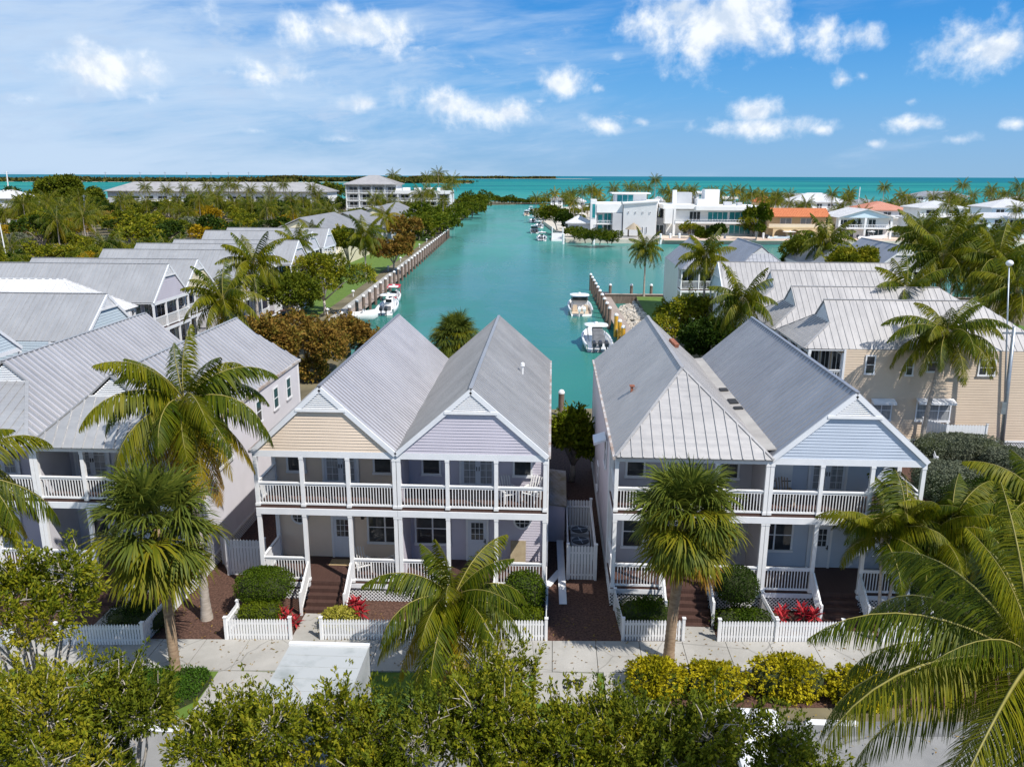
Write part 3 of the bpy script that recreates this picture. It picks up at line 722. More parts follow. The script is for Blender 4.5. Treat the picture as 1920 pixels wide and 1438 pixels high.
# ------------------------------------------------------------------ far houses, each with its own walls, roof, windows, balconies
FARBLK = []
class House:
    def __init__(s, name, label, cat, x, y, rz=0.0, group=None): s.t = thing(name, label, cat, (x, y, 0), rz, group)
    def box(s, name, m, *bs):
        mb = MB()
        for b in bs: mb.box(*b)
        return mb.build(name, m, s.t)
    def hip(s, m, x0, x1, y0, y1, z, rise, ov=.6, ridge=None, name='roof'):
        x0 -= ov; x1 += ov; y0 -= ov; y1 += ov; w, d = x1 - x0, y1 - y0; q = min(w, d) / 2; mb = MB(); cx, cy = (x0 + x1) / 2, (y0 + y1) / 2
        if w >= d: A, B = (x0 + q, cy, z + rise), (x1 - q, cy, z + rise)
        else: A, B = (cx, y0 + q, z + rise), (cx, y1 - q, z + rise)
        c = [(x0, y0, z), (x1, y0, z), (x1, y1, z), (x0, y1, z)]
        P = ([c[0], c[1], B, A], [c[1], c[2], B], [c[2], c[3], A, B], [c[3], c[0], A]) if w >= d else ([c[0], c[1], A], [c[1], c[2], B, A], [c[2], c[3], B], [c[3], c[0], A, B])
        for p in P:
            p2 = [p[0]]
            for k in p[1:]:
                if (Vector(k) - Vector(p2[-1])).length > .02: p2.append(k)
            if (Vector(p2[0]) - Vector(p2[-1])).length < .02: p2.pop()
            roof_plane(mb, p2, .8, .05, .05, .12)
        mb.box(x0, x1, y0, y1, z - .22, z - .02)
        return mb.build(name, m, s.t)
    def gable(s, m, x0, x1, y0, y1, z, rise, ov=.5, wallm=None):
        mb = MB(); c = (x0 + x1) / 2
        for xe in (x0 - ov, x1 + ov): roof_plane(mb, [(xe, y0 - ov, z), (xe, y1 + ov, z), (c, y1 + ov, z + rise), (c, y0 - ov, z + rise)], .7, .05, .05, .14)
        r = mb.build('roof', m, s.t)
        mb = MB(); mb.hexa([(x0, y0, z - .05), (x1, y0, z - .05), (c, y0, z + rise - .25)], [(x0, y0 + .1, z - .05), (x1, y0 + .1, z - .05), (c, y0 + .1, z + rise - .25)]); mb.build('gable', wallm or stucco, s.t)
        return r
    def win(s, x0, x1, y, z0, z1, n=1, gm=None, side='y'):
        mb = MB(); g = MB()
        def B(m, a, b, c, d, e, f):
            if side == 'y': m.box(a, b, y + c, y + d, e, f)
            else: m.box(y + c, y + d, a, b, e, f)
        B(g, x0, x1, -.04, .0, z0, z1)
        for k in range(n + 1): q = x0 + (x1 - x0) * k / n; B(mb, q - .06, q + .06, -.10, -.0, z0 - .06, z1 + .06)
        B(mb, x0 - .06, x1 + .06, -.101, -.0, z1, z1 + .08); B(mb, x0 - .06, x1 + .06, -.13, -.0, z0 - .08, z0)
        o = mb.build('window', trim, s.t); g.build('glass_pane', gm or glass, o); return o
    def rail(s, x0, x1, y, z, h=1.05, m=None, solid=False, gap=.5):
        mb = MB()
        mb.box(x0, x1, y - .05, y + .05, z + h - .1, z + h)
        if solid: mb.box(x0, x1, y - .04, y + .04, z, z + h - .1)
        else:
            x = x0
            while x <= x1 + .01: mb.box(x - .05, x + .05, y - .04, y + .04, z, z + h - .1); x += gap
            mb.box(x0, x1, y - .02, y + .02, z + .1, z + .16)
        return mb.build('railing', m or white, s.t)
def blk(x0, x1, y0, y1): FARBLK.append((x0, x1, y0, y1))
FG = 'houses of the far peninsula'
# white modern house at the peninsula tip
h = House('modern_house', 'white flat roofed modern house with a windowless side block at the canal corner', 'house', 11, 262, 0, FG)
mb = MB(); mb.hexa([(11.5, 2, 0), (21.6, -1, 0), (25.5, 24, 0), (13, 24, 0)], [(11.5, 2, 9.6), (21.6, -1, 10.4), (25.5, 24, 10.4), (13, 24, 9.6)]); w = mb.build('wall', stucco, h.t)
mb = MB(); mb.hexa([(11.2, 1.6, 9.62), (21.9, -1.4, 10.42), (25.8, 24.3, 10.42), (12.7, 24.3, 9.62)], [(11.2, 1.6, 10.0), (21.9, -1.4, 10.8), (25.8, 24.3, 10.8), (12.7, 24.3, 10.0)]); mb.build('roof', stucco, h.t)
h.box('wall', stucco_grey, (3.2, 11.4, 6, 22, 0, 9.2)); h.box('tower', stucco, (1.2, 3.1, 4, 10, 0, 11.0)); h.box('wall', stucco, (3.1, 11.4, 3.6, 5.9, 6.9, 9.6)); h.box('wall', stucco_grey, (8.2, 11.3, 2.4, 5.9, 0, 6.8))
h.win(3.6, 5.2, 5.95, .6, 6.2, 1, glass_teal); h.win(5.6, 8.0, 5.95, .4, 3.0, 2); h.win(5.6, 8.0, 5.95, 3.6, 6.6, 2, glass_teal); h.win(1.6, 2.7, 4.0, 5.2, 9.6, 1, glass_teal)
for k in range(4): x = 12.9 + k * 2.2; h.win(x, x + .9, 2 - (x - 11.5) * .297 - .05, 6.9, 7.4, 1)
for k in range(2): x = 17.4 + k * 1.2; h.win(x, x + .4, 2 - (x - 11.5) * .297 - .05, .8, 2.7, 1)
h.box('penthouse', stucco, (9.5, 20, 14, 23, 9.6, 12.6)); h.box('roof_slab', stucco, (8.4, 21.2, 12.6, 24, 12.6, 12.95)); h.win(10.2, 15.6, 13.95, 9.9, 12.3, 3, glass_teal); h.box('parapet', stucco, (3.2, 11.0, 5.9, 6.3, 9.2, 10.3))
h.box('balcony', stucco, (3.2, 8.2, 3.2, 5.9, 3.2, 3.45)); h.rail(3.2, 8.2, 3.2, 3.45)
blk(10, 39, 258, 288)
h = House('pool_house', 'low white hip roofed annex left of the white modern house', 'house', 5.0, 268, 0, FG); h.box('wall', stucco_grey, (0, 7.2, 0, 10, 0, 3.4)); h.hip(roof_white, 0, 7.2, 0, 10, 3.5, 2.2, .8); h.win(1.2, 3.4, 0, .9, 2.6, 2); blk(4, 13, 266, 280)
h = House('beach_hut', 'small thatched tiki hut on the terrace of the white modern house', 'hut', 25.2, 256.5, 0, FG)
for a, b in ((-1.6, -1.2), (1.6, -1.2), (-1.6, 1.2), (1.6, 1.2)): h.box('post', wood_pile, (a - .1, a + .1, b - .1, b + .1, 0, 2.5))
mb = MB(); mb.lathe([(2.7, 2.3), (2.5, 2.45), (1.2, 3.5), (.05, 4.3)], n=12); mb.build('thatched_roof', mat('thatch', (.30, .24, .17), (.42, .35, .26), .95, sc=6, stretch=(1, 1, 3)), h.t)
# white house with teal glass
h = House('modern_house', 'long white house with two storeys of teal glass behind the basin terrace', 'house', 33.4, 262, 0, FG)
h.box('wall', stucco, (3, 31, 3, 20, 0, 8.0)); h.box('roof_slab', stucco, (11.5, 32.6, -1.2, 20.5, 8.0, 9.2), (1.5, 11.5, .8, 20.5, 8.3, 9.6)); h.box('balcony', stucco, (5.2, 32.4, -1.0, 3, 3.9, 4.25)); h.rail(5.2, 32.4, -.95, 4.25, .95, None, False, .9)
h.win(16.0, 22.2, 2.98, 4.7, 7.3, 4, glass_teal); h.win(22.8, 29.6, 2.98, 4.7, 7.3, 4, glass_teal); h.win(23.0, 29.6, 2.98, .5, 3.3, 4, glass_teal); h.win(10.2, 13.6, 2.98, 4.7, 7.4, 3); h.win(8.4, 14, 2.98, .4, 3.2, 4); h.win(15.5, 21, 2.98, .4, 3.2, 4)
h.box('wall', stucco_grey, (-.8, 3, 5, 18, 0, 5.2)); h.win(-.2, 2.4, 4.98, .4, 3.0, 2); h.box('column', stucco, (4.6, 5.3, -.8, .0, 0, 8.3), ); h.box('column', stucco, (30.4, 31.0, -.9, -.3, 0, 8.0)); h.box('wing_wall', stucco, (2.0, 4.5, -.6, 3, 3.8, 8.2))
h.box('stair_tower', stucco, (15.8, 20.5, 9, 15, 9.2, 14.2)); h.box('penthouse', stucco, (13.4, 16, 8, 14, 9.2, 11.2), ); h.box('chimney', stucco, (5.4, 6.6, 8, 10, 9.6, 14.0)); h.box('penthouse', stucco_grey, (6.8, 12, 11, 18, 9.6, 13.2)); h.box('roof_unit', stucco_grey, (22, 24.5, 8, 10, 9.2, 10.4)); h.box('roof_unit', stucco_grey, (26, 27.5, 7, 9, 9.2, 10.2))
blk(32, 67, 258, 284)
# tan arcaded house
h = House('arcaded_house', 'tan two storey house with terracotta roof and arched arcade by the moored yacht', 'house', 66.5, 254.5, 0, FG)
h.box('wall', stucco_tan, (0, 17.4, 2.4, 14, 0, 6.6)); mb = MB(); roof_plane(mb, [(-.8, .6, 6.4), (18.2, .6, 6.4), (18.2, 5.6, 8.8), (-.8, 5.6, 8.8)], .5, .16, .09, .15); roof_plane(mb, [(-.8, 14.6, 6.4), (18.2, 14.6, 6.4), (18.2, 5.6, 8.8), (-.8, 5.6, 8.8)], .5, .16, .09, .15); mb.build('roof', roof_terra, h.t)
h.win(3.6, 7.0, 2.38, 3.9, 5.9, 2, glass_lt); h.win(9.8, 13.0, 2.38, 3.9, 5.9, 2, glass_lt); h.box('balcony', stucco_tan, (-.4, 18.6, -.2, 2.4, 3.0, 3.35)); h.rail(-.4, 18.6, -.15, 3.35, 1.0, mat('cream_rail', (.70, .58, .42), None, .7), True)
for k in range(4):
    x0 = 1.0 + k * 4.4; n = 10; mb = MB(); F = Face((0, -.1, 0), (1, 0, 0), (0, -1, 0)); r = 1.75; cx = x0 + 2.2
    P = [(cx + r * cos(pi - pi * j / n), 1.0 + r * .95 * sin(pi * j / n)) for j in range(n + 1)]
    for (a, b), (c, d) in zip(P, P[1:]): mb.hexa([F.p(a, b, 0), F.p(c, d, 0), F.p(c, 3.0, 0), F.p(a, 3.0, 0)], [F.p(a, b, -.4), F.p(c, d, -.4), F.p(c, 3.0, -.4), F.p(a, 3.0, -.4)])
    F.box(mb, x0, cx - r, 0, 3.0, -.4, 0); F.box(mb, cx + r, x0 + 4.4, 0, 3.0, -.4, 0); mb.build('arch', stucco_tan, h.t)
blk(65, 86, 251, 270)
# white gabled waterfront house
h = House('waterfront_house', 'white two storey house with a low front gable, columns and dark sliding doors', 'house', 87.3, 255, 0, FG)
h.box('wall', stucco, (0, 16, 2.6, 16, 0, 6.3)); h.gable(roof_white, 0, 16.4, .3, 17, 6.3, 2.5, .6, stucco_blue); h.box('balcony', stucco, (0, 16.2, .2, 2.6, 2.9, 3.2)); h.rail(0.3, 16, .3, 3.2, 1.0)
for x in (0.0, 7.8, 15.6):
    for z0, z1 in ((0, 2.9), (3.2, 6.3)): h.box('column', stucco, (x, x + .6, .3, .9, z0, z1))
h.win(.9, 5.6, 2.58, .2, 2.6, 4); h.win(8.8, 14.5, 2.58, .2, 2.6, 4); h.win(.9, 5.8, 2.58, 3.3, 5.5, 4); h.win(9.8, 12.0, 2.58, 3.3, 5.6, 2); h.win(6.5, 7.5, 2.58, 3.3, 5.5, 1)
blk(86, 106, 252, 274)
def simple(label, px0, px1, pe, pr, Y, depth, wallm, roofm, name='seaside_house', wins=3, zbase=0, storeys=2, ov=.8, fl=False, gm=None, cat='house', rail=False):
    """a hip (or flat) roofed house whose eave line runs from px0 to px1 at photo row pe; ridge at row pr"""
    a, b = at(px0, pe, Y), at(px1, pe, Y); r = at((px0 + px1) / 2, pr, Y + depth / 2); Wd = b.x - a.x - 2 * ov; ez = a.z
    h = House(name, label, cat, a.x + ov, Y, 0, FG if a.x > 0 else None); h.box('wall', wallm, (0, Wd, 0, depth, zbase, ez - .2))
    if fl: h.box('roof_slab', roofm, (-ov, Wd + ov, -ov, depth + ov, ez - .2, ez + .5))
    else: h.hip(roofm, 0, Wd, 0, depth, ez, max(.8, r.z - ez), ov)
    for s in range(storeys):
        z1 = ez - .7 - s * 2.9
        if z1 < 2: break
        for k in range(wins): x = Wd * (k + .25) / wins; h.win(x, x + Wd * .5 / wins, -.02, z1 - 1.7, z1, 2, gm)
        if rail or s == 0: h.box('balcony', wallm, (0, Wd, -1.2, 0, z1 - 2.1, z1 - 1.9)); h.rail(0, Wd, -1.15, z1 - 1.9, .95, None, False, .6)
    blk(a.x, b.x, Y - 1, Y + depth + 1); return h
simple('white house with broad flat hip roof behind the tan arcaded house', 1482, 1592, 379, 362, 340, 16, stucco, roof_white, wins=5)
simple('white block house with flat roof above the terracotta roof', 1478, 1552, 366, 360, 372, 12, stucco, roof_white, wins=4, fl=True)
simple('rose tiled hip roof house between the gabled house and the pavilion', 1617, 1712, 394, 378, 292, 18, stucco, roof_rose, wins=3)
h = simple('white pavilion house under a square hip roof on tall posts', 1722, 1815, 390, 377, 262, 13, stucco, roof_white, wins=2)
for x in (6.5, 14.2): h.box('column', stucco, (x, x + .5, -.8, -.3, 0, 7.6))
simple('low white roofed wing beside the pavilion house', 1697, 1765, 408, 399, 275, 7, stucco, roof_white, wins=2, storeys=1)
simple('grey roofed house right on the sea shore behind the pavilion', 1714, 1818, 368, 359, 430, 14, stucco_blue, roof_grey, wins=5)
simple('small grey roofed house left of the seaside one', 1688, 1722, 382, 371, 400, 10, stucco, roof_grey, wins=2)
simple('pale blue house with upper white hip roof at the right frame edge', 1856, 1960, 389, 374, 275, 14, stucco_blue, roof_white, wins=3)
simple('pale blue lower wing with white roof before the upper hip roof', 1825, 1950, 408, 399, 262, 10, stucco_blue, roof_white, wins=4, storeys=1)
simple('white roofed house far at the right frame edge near the shore', 1880, 1950, 376, 369, 380, 12, stucco, roof_white, wins=3)
simple('grey roofed small house left of the rose tiled roof', 1610, 1645, 379, 373, 390, 12, stucco, roof_grey, wins=2)
simple('orange roofed house half hidden by palms behind the tan house', 1420, 1456, 379, 368, 330, 12, stucco_tan, roof_terra, wins=2)
simple('grey flat roofed house behind the teal glass house', 1262, 1300, 371, 366, 350, 12, stucco_grey, stucco_grey, wins=3, fl=True)
simple('white stepped house above the teal glass house', 1303, 1345, 362, 356, 350, 14, stucco, stucco, wins=2, fl=True, gm=glass_teal)
simple('teal walled house right of the white stepped house', 1345, 1384, 372, 366, 340, 12, stucco_blue, stucco, wins=2, fl=True, gm=glass_teal)
simple('pale roofed cottage left of the white modern house', 1030, 1058, 374, 369, 430, 12, stucco, roof_grey, wins=2, storeys=1)
simple('small white roofed cottage behind the annex palms', 1072, 1100, 378, 370, 400, 12, stucco, roof_white, wins=2, storeys=1)
simple('pale blue house peeping right of the white modern house', 1230, 1248, 378, 369, 330, 12, stucco_blue, roof_white, wins=1)
# left side: apartment block, long building, gabled houses
A0 = at(648, 345, 322); A1 = at(740, 345, 322); A2 = at(843, 345, 322)
h = House('apartment_block', 'white three storey apartment block with balconies and a hip roofed left half', 'building', A0.x, 322)
w1 = A1.x - A0.x; w2 = A2.x - A0.x
h.box('wall', stucco, (0, w1, 2.4, 16, 0, 14.8)); h.box('wall', stucco, (w1 + .01, w2, 2.4, 14, 0, 11.6)); h.hip(roof_light, 0, w1, 0, 16, 14.9, 3.4, .9)
for k, z in enumerate((2.9, 5.8, 8.7, 11.6)):
    if k < 3: h.box('balcony', stucco, (0, w2, 0, 2.4, z - .25, z)); 
    else: h.box('balcony', stucco, (0, w1, 0, 2.4, z - .25, z)); h.box('parapet', stucco, (w1 + .02, w2, -.1, .2, z - .3, z + 1.0), (w2 - .3, w2, .2, 14, z - .3, z + 1.0)); h.box('roof_slab', stucco, (w1 + .02, w2, .2, 14.2, z - .1, z + .1))
    h.rail(0, w2 if k < 3 else w1, .05, z, 1.0, None, False, .45)
    n = 8 if k < 3 else 4
    for j in range(n):
        x0 = w2 * j / 8 + .8; h.win(x0, x0 + w2 / 8 - 2.0, 2.38, z + .1, z + 2.2, 2)
for j in range(9): x = w2 * j / 8 - .15; h.box('fin_wall', stucco, (x, x + .3, .0, 2.39, 0, 14.7 if j < 5 and x < w1 else 11.3))
for j in range(4): h.box('roof_hut', stucco, (w1 + 2 + j * 4.6, w1 + 4.6 + j * 4.6, 6, 9, 11.7, 13.6))
L0, L1 = at(197, 358, 392), at(617, 356, 392)
h = House('long_building', 'long low white building with one pale hip roof behind the left palms', 'building', L0.x + 1, 392)
wl = L1.x - L0.x - 2; h.box('wall', stucco_grey, (0, 9, 0, 18, 0, L0.z - .2)); h.box('wall', stucco, (9.01, wl, .6, 18, 0, L0.z - .2)); h.hip(roof_light, 0, wl, -.5, 18, L0.z, 4.2, 1.0)
for z in (2.9, 6.0): h.box('balcony', stucco, (10, wl, -1.2, .6, z - .2, z)); h.rail(10, wl, -1.15, z, 1.0, None, False, .7)
for k in range(14):
    for z in (3.1, 6.1): x = 11 + k * (wl - 12) / 14; h.win(x, x + 4.6, .58, z, z + 2.0, 2)
h.win(3.5, 7.2, -.02, 6.2, 8.0, 2)
a = at(-40, 372, 300); h = House('bayside_house', 'white roofed house at the left frame edge by the bay', 'house', a.x, 300); wl = at(42, 372, 300).x - a.x - 1; h.box('wall', stucco, (0, wl, 0, 12, 0, a.z - .2)); h.hip(roof_white, 0, wl, 0, 12, a.z, 3.0, .8); h.win(3, 6, -.02, 4, 6, 2)
# low-pitched gabled houses by the canal beyond the left row
c = at(563, 410, 166)
h = House('canal_house', 'large cream gabled house with low pitched grey roof beside the canal lawn', 'house', c.x - 8.2, 166, 0); h.box('wall', SID['cream'], (0, 16.4, 0, 26, 0, 6.0)); h.gable(roof_grey, 0, 16.4, 0, 26, 6.0, 3.8, .6, SID['cream']); h.win(9.6, 15, -.02, 3.2, 5.4, 2); h.box('balcony', white, (9, 16.4, -2, 0, 2.5, 2.75)); h.rail(9, 16.4, -1.9, 2.75); h.box('wall', SID['pearl'], (-2, 8, -6, -.05, 0, 5.2))
mb = MB(); roof_plane(mb, [(-2.3, -6.4, 5.2), (8.4, -6.4, 5.2), (8.4, -.2, 7.0), (-2.3, -.2, 7.0)], .6); mb.build('roof', roof_white, h.t)
for k, (px, py, Y, lb) in enumerate([(640, 399, 196, 'grey roofed canal house with a flat ridge behind the large cream gable'), (700, 388, 232, 'pale roofed canal house with small gable before the apartments'), (722, 383, 250, 'farthest pale gabled canal house before the apartments')]):
    c = at(px, py, Y); h = House('canal_house', lb, 'house', c.x - 8, Y, 0); h.box('wall', SID['pearl'], (0, 17, 0, 18, 0, 5.8)); h.gable(roof_grey, 0, 17, 0, 18, 5.8, max(2, c.z - 5.8), .6, SID['cream']); h.win(2, 5, -.02, 2.5, 4.8, 2); h.win(11, 15, -.02, 2.5, 4.8, 2)
# small buildings on the island shore
for k, (px, Y, w, hh) in enumerate([(532, 2580, 26, 9), (548, 2600, 18, 12), (562, 2590, 30, 8), (770, 2600, 22, 7), (700, 3000, 30, 9), (640, 3000, 30, 8)]):
    c = at(px, 330, Y); h = House('shore_building', 'tiny white building on the far island shore', 'building', c.x, Y, 0, 'white buildings of the far island'); h.box('wall', stucco, (0, w, 0, 12, -1, hh)); h.hip(roof_grey, 0, w, 0, 12, hh, 3, 1)
# ------------------------------------------------------------------ fences, small objects, docks, boats, vehicles
def picket_fence(label, pts, h=.98, cat='picket fence', gap=.115, w=.085, name='picket_fence', mm=None, flat=False, endposts=True):
    """pts: ground polyline; each straight run is a picket panel part, each corner a post part"""
    o = Vector((*pts[0], 0)); t = thing(name, label, cat, o); mm = mm or white
    for a, b in zip(pts, pts[1:]):
        p, q = Vector((*a, 0)) - o, Vector((*b, 0)) - o; L = (q - p).length; d = (q - p) / L; nrmv = Vector((d.y, -d.x, 0)); mb = MB(); n = max(1, round(L / gap))
        for z in (.25, h * .78): mb.bar(p + Vector((0, 0, z)) - nrmv * .03, q + Vector((0, 0, z)) - nrmv * .03, .04, .08)
        for k in range(n):
            c = p + d * ((k + .5) * L / n); e = d * w / 2; m = nrmv * .011; z0, z1, z2 = Vector((0, 0, .03)), Vector((0, 0, h - .07)), Vector((0, 0, h))
            pro = [c - e + z0, c + e + z0, c + e + z1, c + z2, c - e + z1]
            if flat: pro = [c - e + z0, c + e + z0, c + e + z2, c - e + z2]
            mb.hexa([v - m for v in pro], [v + m for v in pro])
        mb.build('picket_panel', mm, t)
    for k, a in enumerate(pts):
        if not endposts and 0 < k < len(pts) - 1: continue
        p = Vector((*a, 0)) - o; mb = MB(); mb.box(p.x - .055, p.x + .055, p.y - .055, p.y + .055, 0, h + .06); mb.box(p.x - .075, p.x + .075, p.y - .075, p.y + .075, h + .06, h + .1); mb.build('post', mm, t)
    return t
g = lambda x: 29.1 + .047 * x
picket_fence('short white picket fence before the square lime shrub', [(-12.95, 29.8), (-12.95, g(-12.95) - .02), (-10.35, g(-10.35))])
picket_fence('long white picket fence with a gate gap behind the short coconut palm', [(-9.1, g(-9.1)), (-4.3, g(-4.3))])
picket_fence('white picket fence below the round shrub of the lilac cottage', [(-2.9, g(-2.9)), (.0, g(0.0)), (.0, 31.6)])
picket_fence('narrow white picket gate standing half open behind the short palm', [(-4.15, g(-4.1)), (-3.15, g(-3.1) - .3)], cat='gate', name='picket_gate')
picket_fence('white picket fence behind the fan palm trunk with a return along the mulch', [(2.95, 31.7), (3.1, g(3.1) + .05), (5.55, g(5.6) + .05)])
picket_fence('long white picket fence between the two right hand walkways', [(6.98, g(7)), (9.3, g(9.3)), (11.95, g(12.1))])
picket_fence('white picket divider between the grey and the blue cottage gardens', [(9.3, g(9.3) + .12), (9.25, 31.75)])
picket_fence('white picket fence right of the blue cottage steps', [(13.5, g(13.5)), (15.95, g(16)), (15.95, 31.6)])
picket_fence('white picket fence of the left lilac cottage with a return toward the porch', [(-19.5, g(-19.5) - .5), (-16.1, 27.9), (-16.05, 31.7)])
picket_fence('white picket fence at the left frame edge behind the corner trees', [(-26, g(-26) - .6), (-21.2, g(-21.2) - .6)])
picket_fence('tall white board fence closing the gap left of the beige cottage', [(-15.7, 35.0), (-15.0, 33.9), (-13.2, 33.9)], 1.85, 'fence', .15, .13, 'board_fence')
picket_fence('white picket enclosure around the two air conditioners', [(.95, 39.8), (.95, 34.35), (2.25, 34.35), (2.25, 39.8), (.95, 39.8)], 1.75, 'fence', .14, .115, 'utility_fence')
picket_fence('white picket yard fence beside the shaded dark hedge', [(24.4, 49.2), (25.2, 51.6), (30.2, 51.6), (30.4, 46.5)], 1.2, 'picket fence', .22, .14)
picket_fence('tall white fence screen standing against the tan villa wall', [(25.6, 54.2), (26.6, 52.9), (29.2, 52.9)], 2.3, 'fence', .2, .19, 'screen_fence')
def ac_unit(label, x, y):
    t = thing('air_conditioner', label, 'air conditioner', (x, y, 0)); mb = MB(); mb.box(-.45, .45, -.45, .45, .1, 1.0); mb.box(-.5, .5, -.5, .5, .0, .1)
    for k in range(9): mb.box(-.455, .455, -.456, -.45, .2 + k * .08, .235 + k * .08)
    mb.build('cabinet', mat('ac_cabinet', (.30, .32, .34), (.24, .26, .28), .5), t)
    mb = MB(); mb.lathe([(.40, 1.0), (.42, 1.03), (.40, 1.05)], n=24); mb.build('fan_grille', blackmetal, t)
    mb = MB()
    for k in range(4): mb.bar((0, 0, 1.06), (.38 * cos(k * pi / 2 + .3), .38 * sin(k * pi / 2 + .3), 1.06), .03, .012)
    mb.lathe([(.09, 1.055), (.09, 1.075)], n=12); mb.build('fan_guard', steel, t)
ac_unit('front air conditioner inside the white picket enclosure', 1.6, 36.4); ac_unit('rear air conditioner inside the white picket enclosure', 1.6, 37.7)
t = thing('utility_shed', 'lean-to shed with a stained sloping lid against the lilac cottage', 'shed', (-.02, 38.3, 0))
mb = MB(); F = Face((0.03, 0, 0), (1, 0, 0), (0, -1, 0)); siding(mb, F, 0.05, 2.05, lambda z: (0, .85)); mb.box(.03, .88, .0, 3.2, .05, 2.05); mb.build('wall', SID['lilac'], t)
mb = MB(); roof_plane(mb, [(.0, -.1, 2.1), (.95, -.1, 2.0), (.95, 3.4, 2.6), (0, 3.4, 2.7)], .2, .02, .015, .06); mb.build('roof', mat('stained_lid', (.30, .30, .29), (.17, .13, .05), .7, sc=.8), t)
def plank(label, p, q, w=.34):
    mb = MB(); o = Vector(p); d = Vector(q) - o; mb.bar((0, 0, 0), d, w, .035); tag(mb.build('plank', white, loc=o), label, 'plank')
plank('long white plank lying on the mulch beside the picket enclosure', (.62, 37.8, .35), (.72, 32.0, .06)); plank('short white plank crossing under the long one on the mulch', (.0, 33.6, .05), (.62, 35.0, .10))
mb = MB(); mb.box(-.5, .5, -.3, .3, 0, .014); tag(mb.build('doormat', mat('coir', (.36, .26, .14), (.44, .33, .18), .95, sc=9), loc=(-9.55, Y0 + 1.75, .934)), 'tan doormat before the beige cottage front door', 'doormat')
mb = MB(); mb.box(-.35, .35, -.02, .02, 0, 1.15); mb.box(-.35, .35, -.05, -.02, 0, .06); o = mb.build('board', mat('chipboard', (.30, .24, .15), (.38, .31, .20), .8), loc=(-1.35, Y0 + 1.9, .94)); o.rotation_euler = (-.2, 0, 0); tag(o, 'brown board leaning on the lilac porch wall', 'board')
chair_m = mat('chair_white', (.74, .74, .73), None, .5); wicker = mat('tan_wicker', (.46, .36, .26), (.36, .27, .19), .8, sc=12)
def adirondack(label, x, y, z, rz, m):
    t = thing('porch_chair', label, 'chair', (x, y, z), rz)
    mb = MB()
    for k in range(5): a = -.24 + k * .1; mb.bar((-.28, a, .37 - .05 * k), (.28, a, .37 - .05 * k), .09, .02)
    mb.build('seat', m, t); mb = MB()
    for k in range(5): xx = -.22 + k * .11; mb.bar((xx, .2, .22), (xx * 1.15, .52, 1.02 - abs(k - 2) * .03), .095, .02, up=(1, 0, 0))
    mb.build('backrest', m, t)
    for s in (-1, 1):
        mb = MB(); mb.bar((s * .34, -.34, .56), (s * .34, .4, .54), .12, .025); mb.build('armrest', m, t)
        for yy in (-.28, .28): mb = MB(); mb.bar((s * .31, yy, 0), (s * .31, yy, .55), .05, .09); mb.build('leg', m, t)
    return t
adirondack('white porch chair beside the beige cottage front door', -8.35, Y0 + .95, .93, .6, chair_m); adirondack('white porch chair under the beige cottage double window', -6.95, Y0 + 1.1, .93, -.7, chair_m)
adirondack('white balcony chair at the right end of the lilac gabled cottage', -.75, Y0 + 1.2, 4.47, -.5, chair_m); adirondack('white balcony chair left of the end one on the lilac balcony', -1.75, Y0 + 1.1, 4.47, .5, chair_m); adirondack('tan wicker chair on the blue cottage balcony', 10.25, Y0 + 1.3, 4.57, .1, wicker)
def wall_lamp(label, x, y, z):
    t = thing('wall_lantern', label, 'lantern', (x, y, z)); mb = MB(); mb.box(-.07, .07, -.22, -.08, -.15, .15); mb.lathe([(.12, .15), (.03, .26)], (0, -.15, 0), 8); mb.box(-.03, .03, -.1, .0, -.03, .03); mb.build('lantern_body', blackmetal, t)
wall_lamp('black wall lantern right of the beige cottage door', -8.55, Y0 + 2.32, 3.1)
# outdoor unit, meter post
t = thing('heat_pump', 'white outdoor heat pump under the tan villa windows', 'heat pump', (23.0, 53.9, .4)); mb = MB(); mb.box(-.5, .5, -.2, .2, 0, .8); mb.build('cabinet', white, t); mb = MB(); mb.lathe([(.28, 0), (.28, .02)], n=16); o = mb.build('fan_grille', blackmetal, t, loc=(-.1, -.2, .4)); o.rotation_euler = (pi / 2, 0, 0)
# painted bay number on the pavement
cu = bpy.data.curves.new('bay_number', 'FONT'); cu.body = '39'; cu.size = .8; cu.extrude = .001; cu.offset = .035
tmp = bpy.data.objects.new('tmp', cu); COL.objects.link(tmp); dg = bpy.context.evaluated_depsgraph_get(); me = bpy.data.meshes.new_from_object(tmp.evaluated_get(dg)); bpy.data.objects.remove(tmp)
me.materials.clear(); me.materials.append(blackmetal); o = link('bay_number', me, loc=(.62, 25.95, .0745)); struct(o)
for lb, x, y in [('white parking kerb stop beside the corner palm fronds', 9.9, 24.55), ('white parking kerb stop beside the left ground cover bed', -13.3, 23.0)]:
    t = thing('kerb_stop', lb, 'kerb stop', (x, y, .006)); mb = MB(); mb.hexa([(-.9, -.09, 0), (.9, -.09, 0), (.9, .09, 0), (-.9, .09, 0)], [(-.88, -.05, .13), (.88, -.05, .13), (.88, .05, .13), (-.88, .05, .13)]); mb.build('block', white, t)
mb = MB(); mb.lathe([(.33, 0), (.33, .012)], n=20); tag(mb.build('manhole_cover', mat('cast_iron', (.07, .07, .07), (.10, .10, .10), .6), loc=(-9.9, 22.2, .008)), 'dark round manhole cover in the pale road', 'manhole cover')
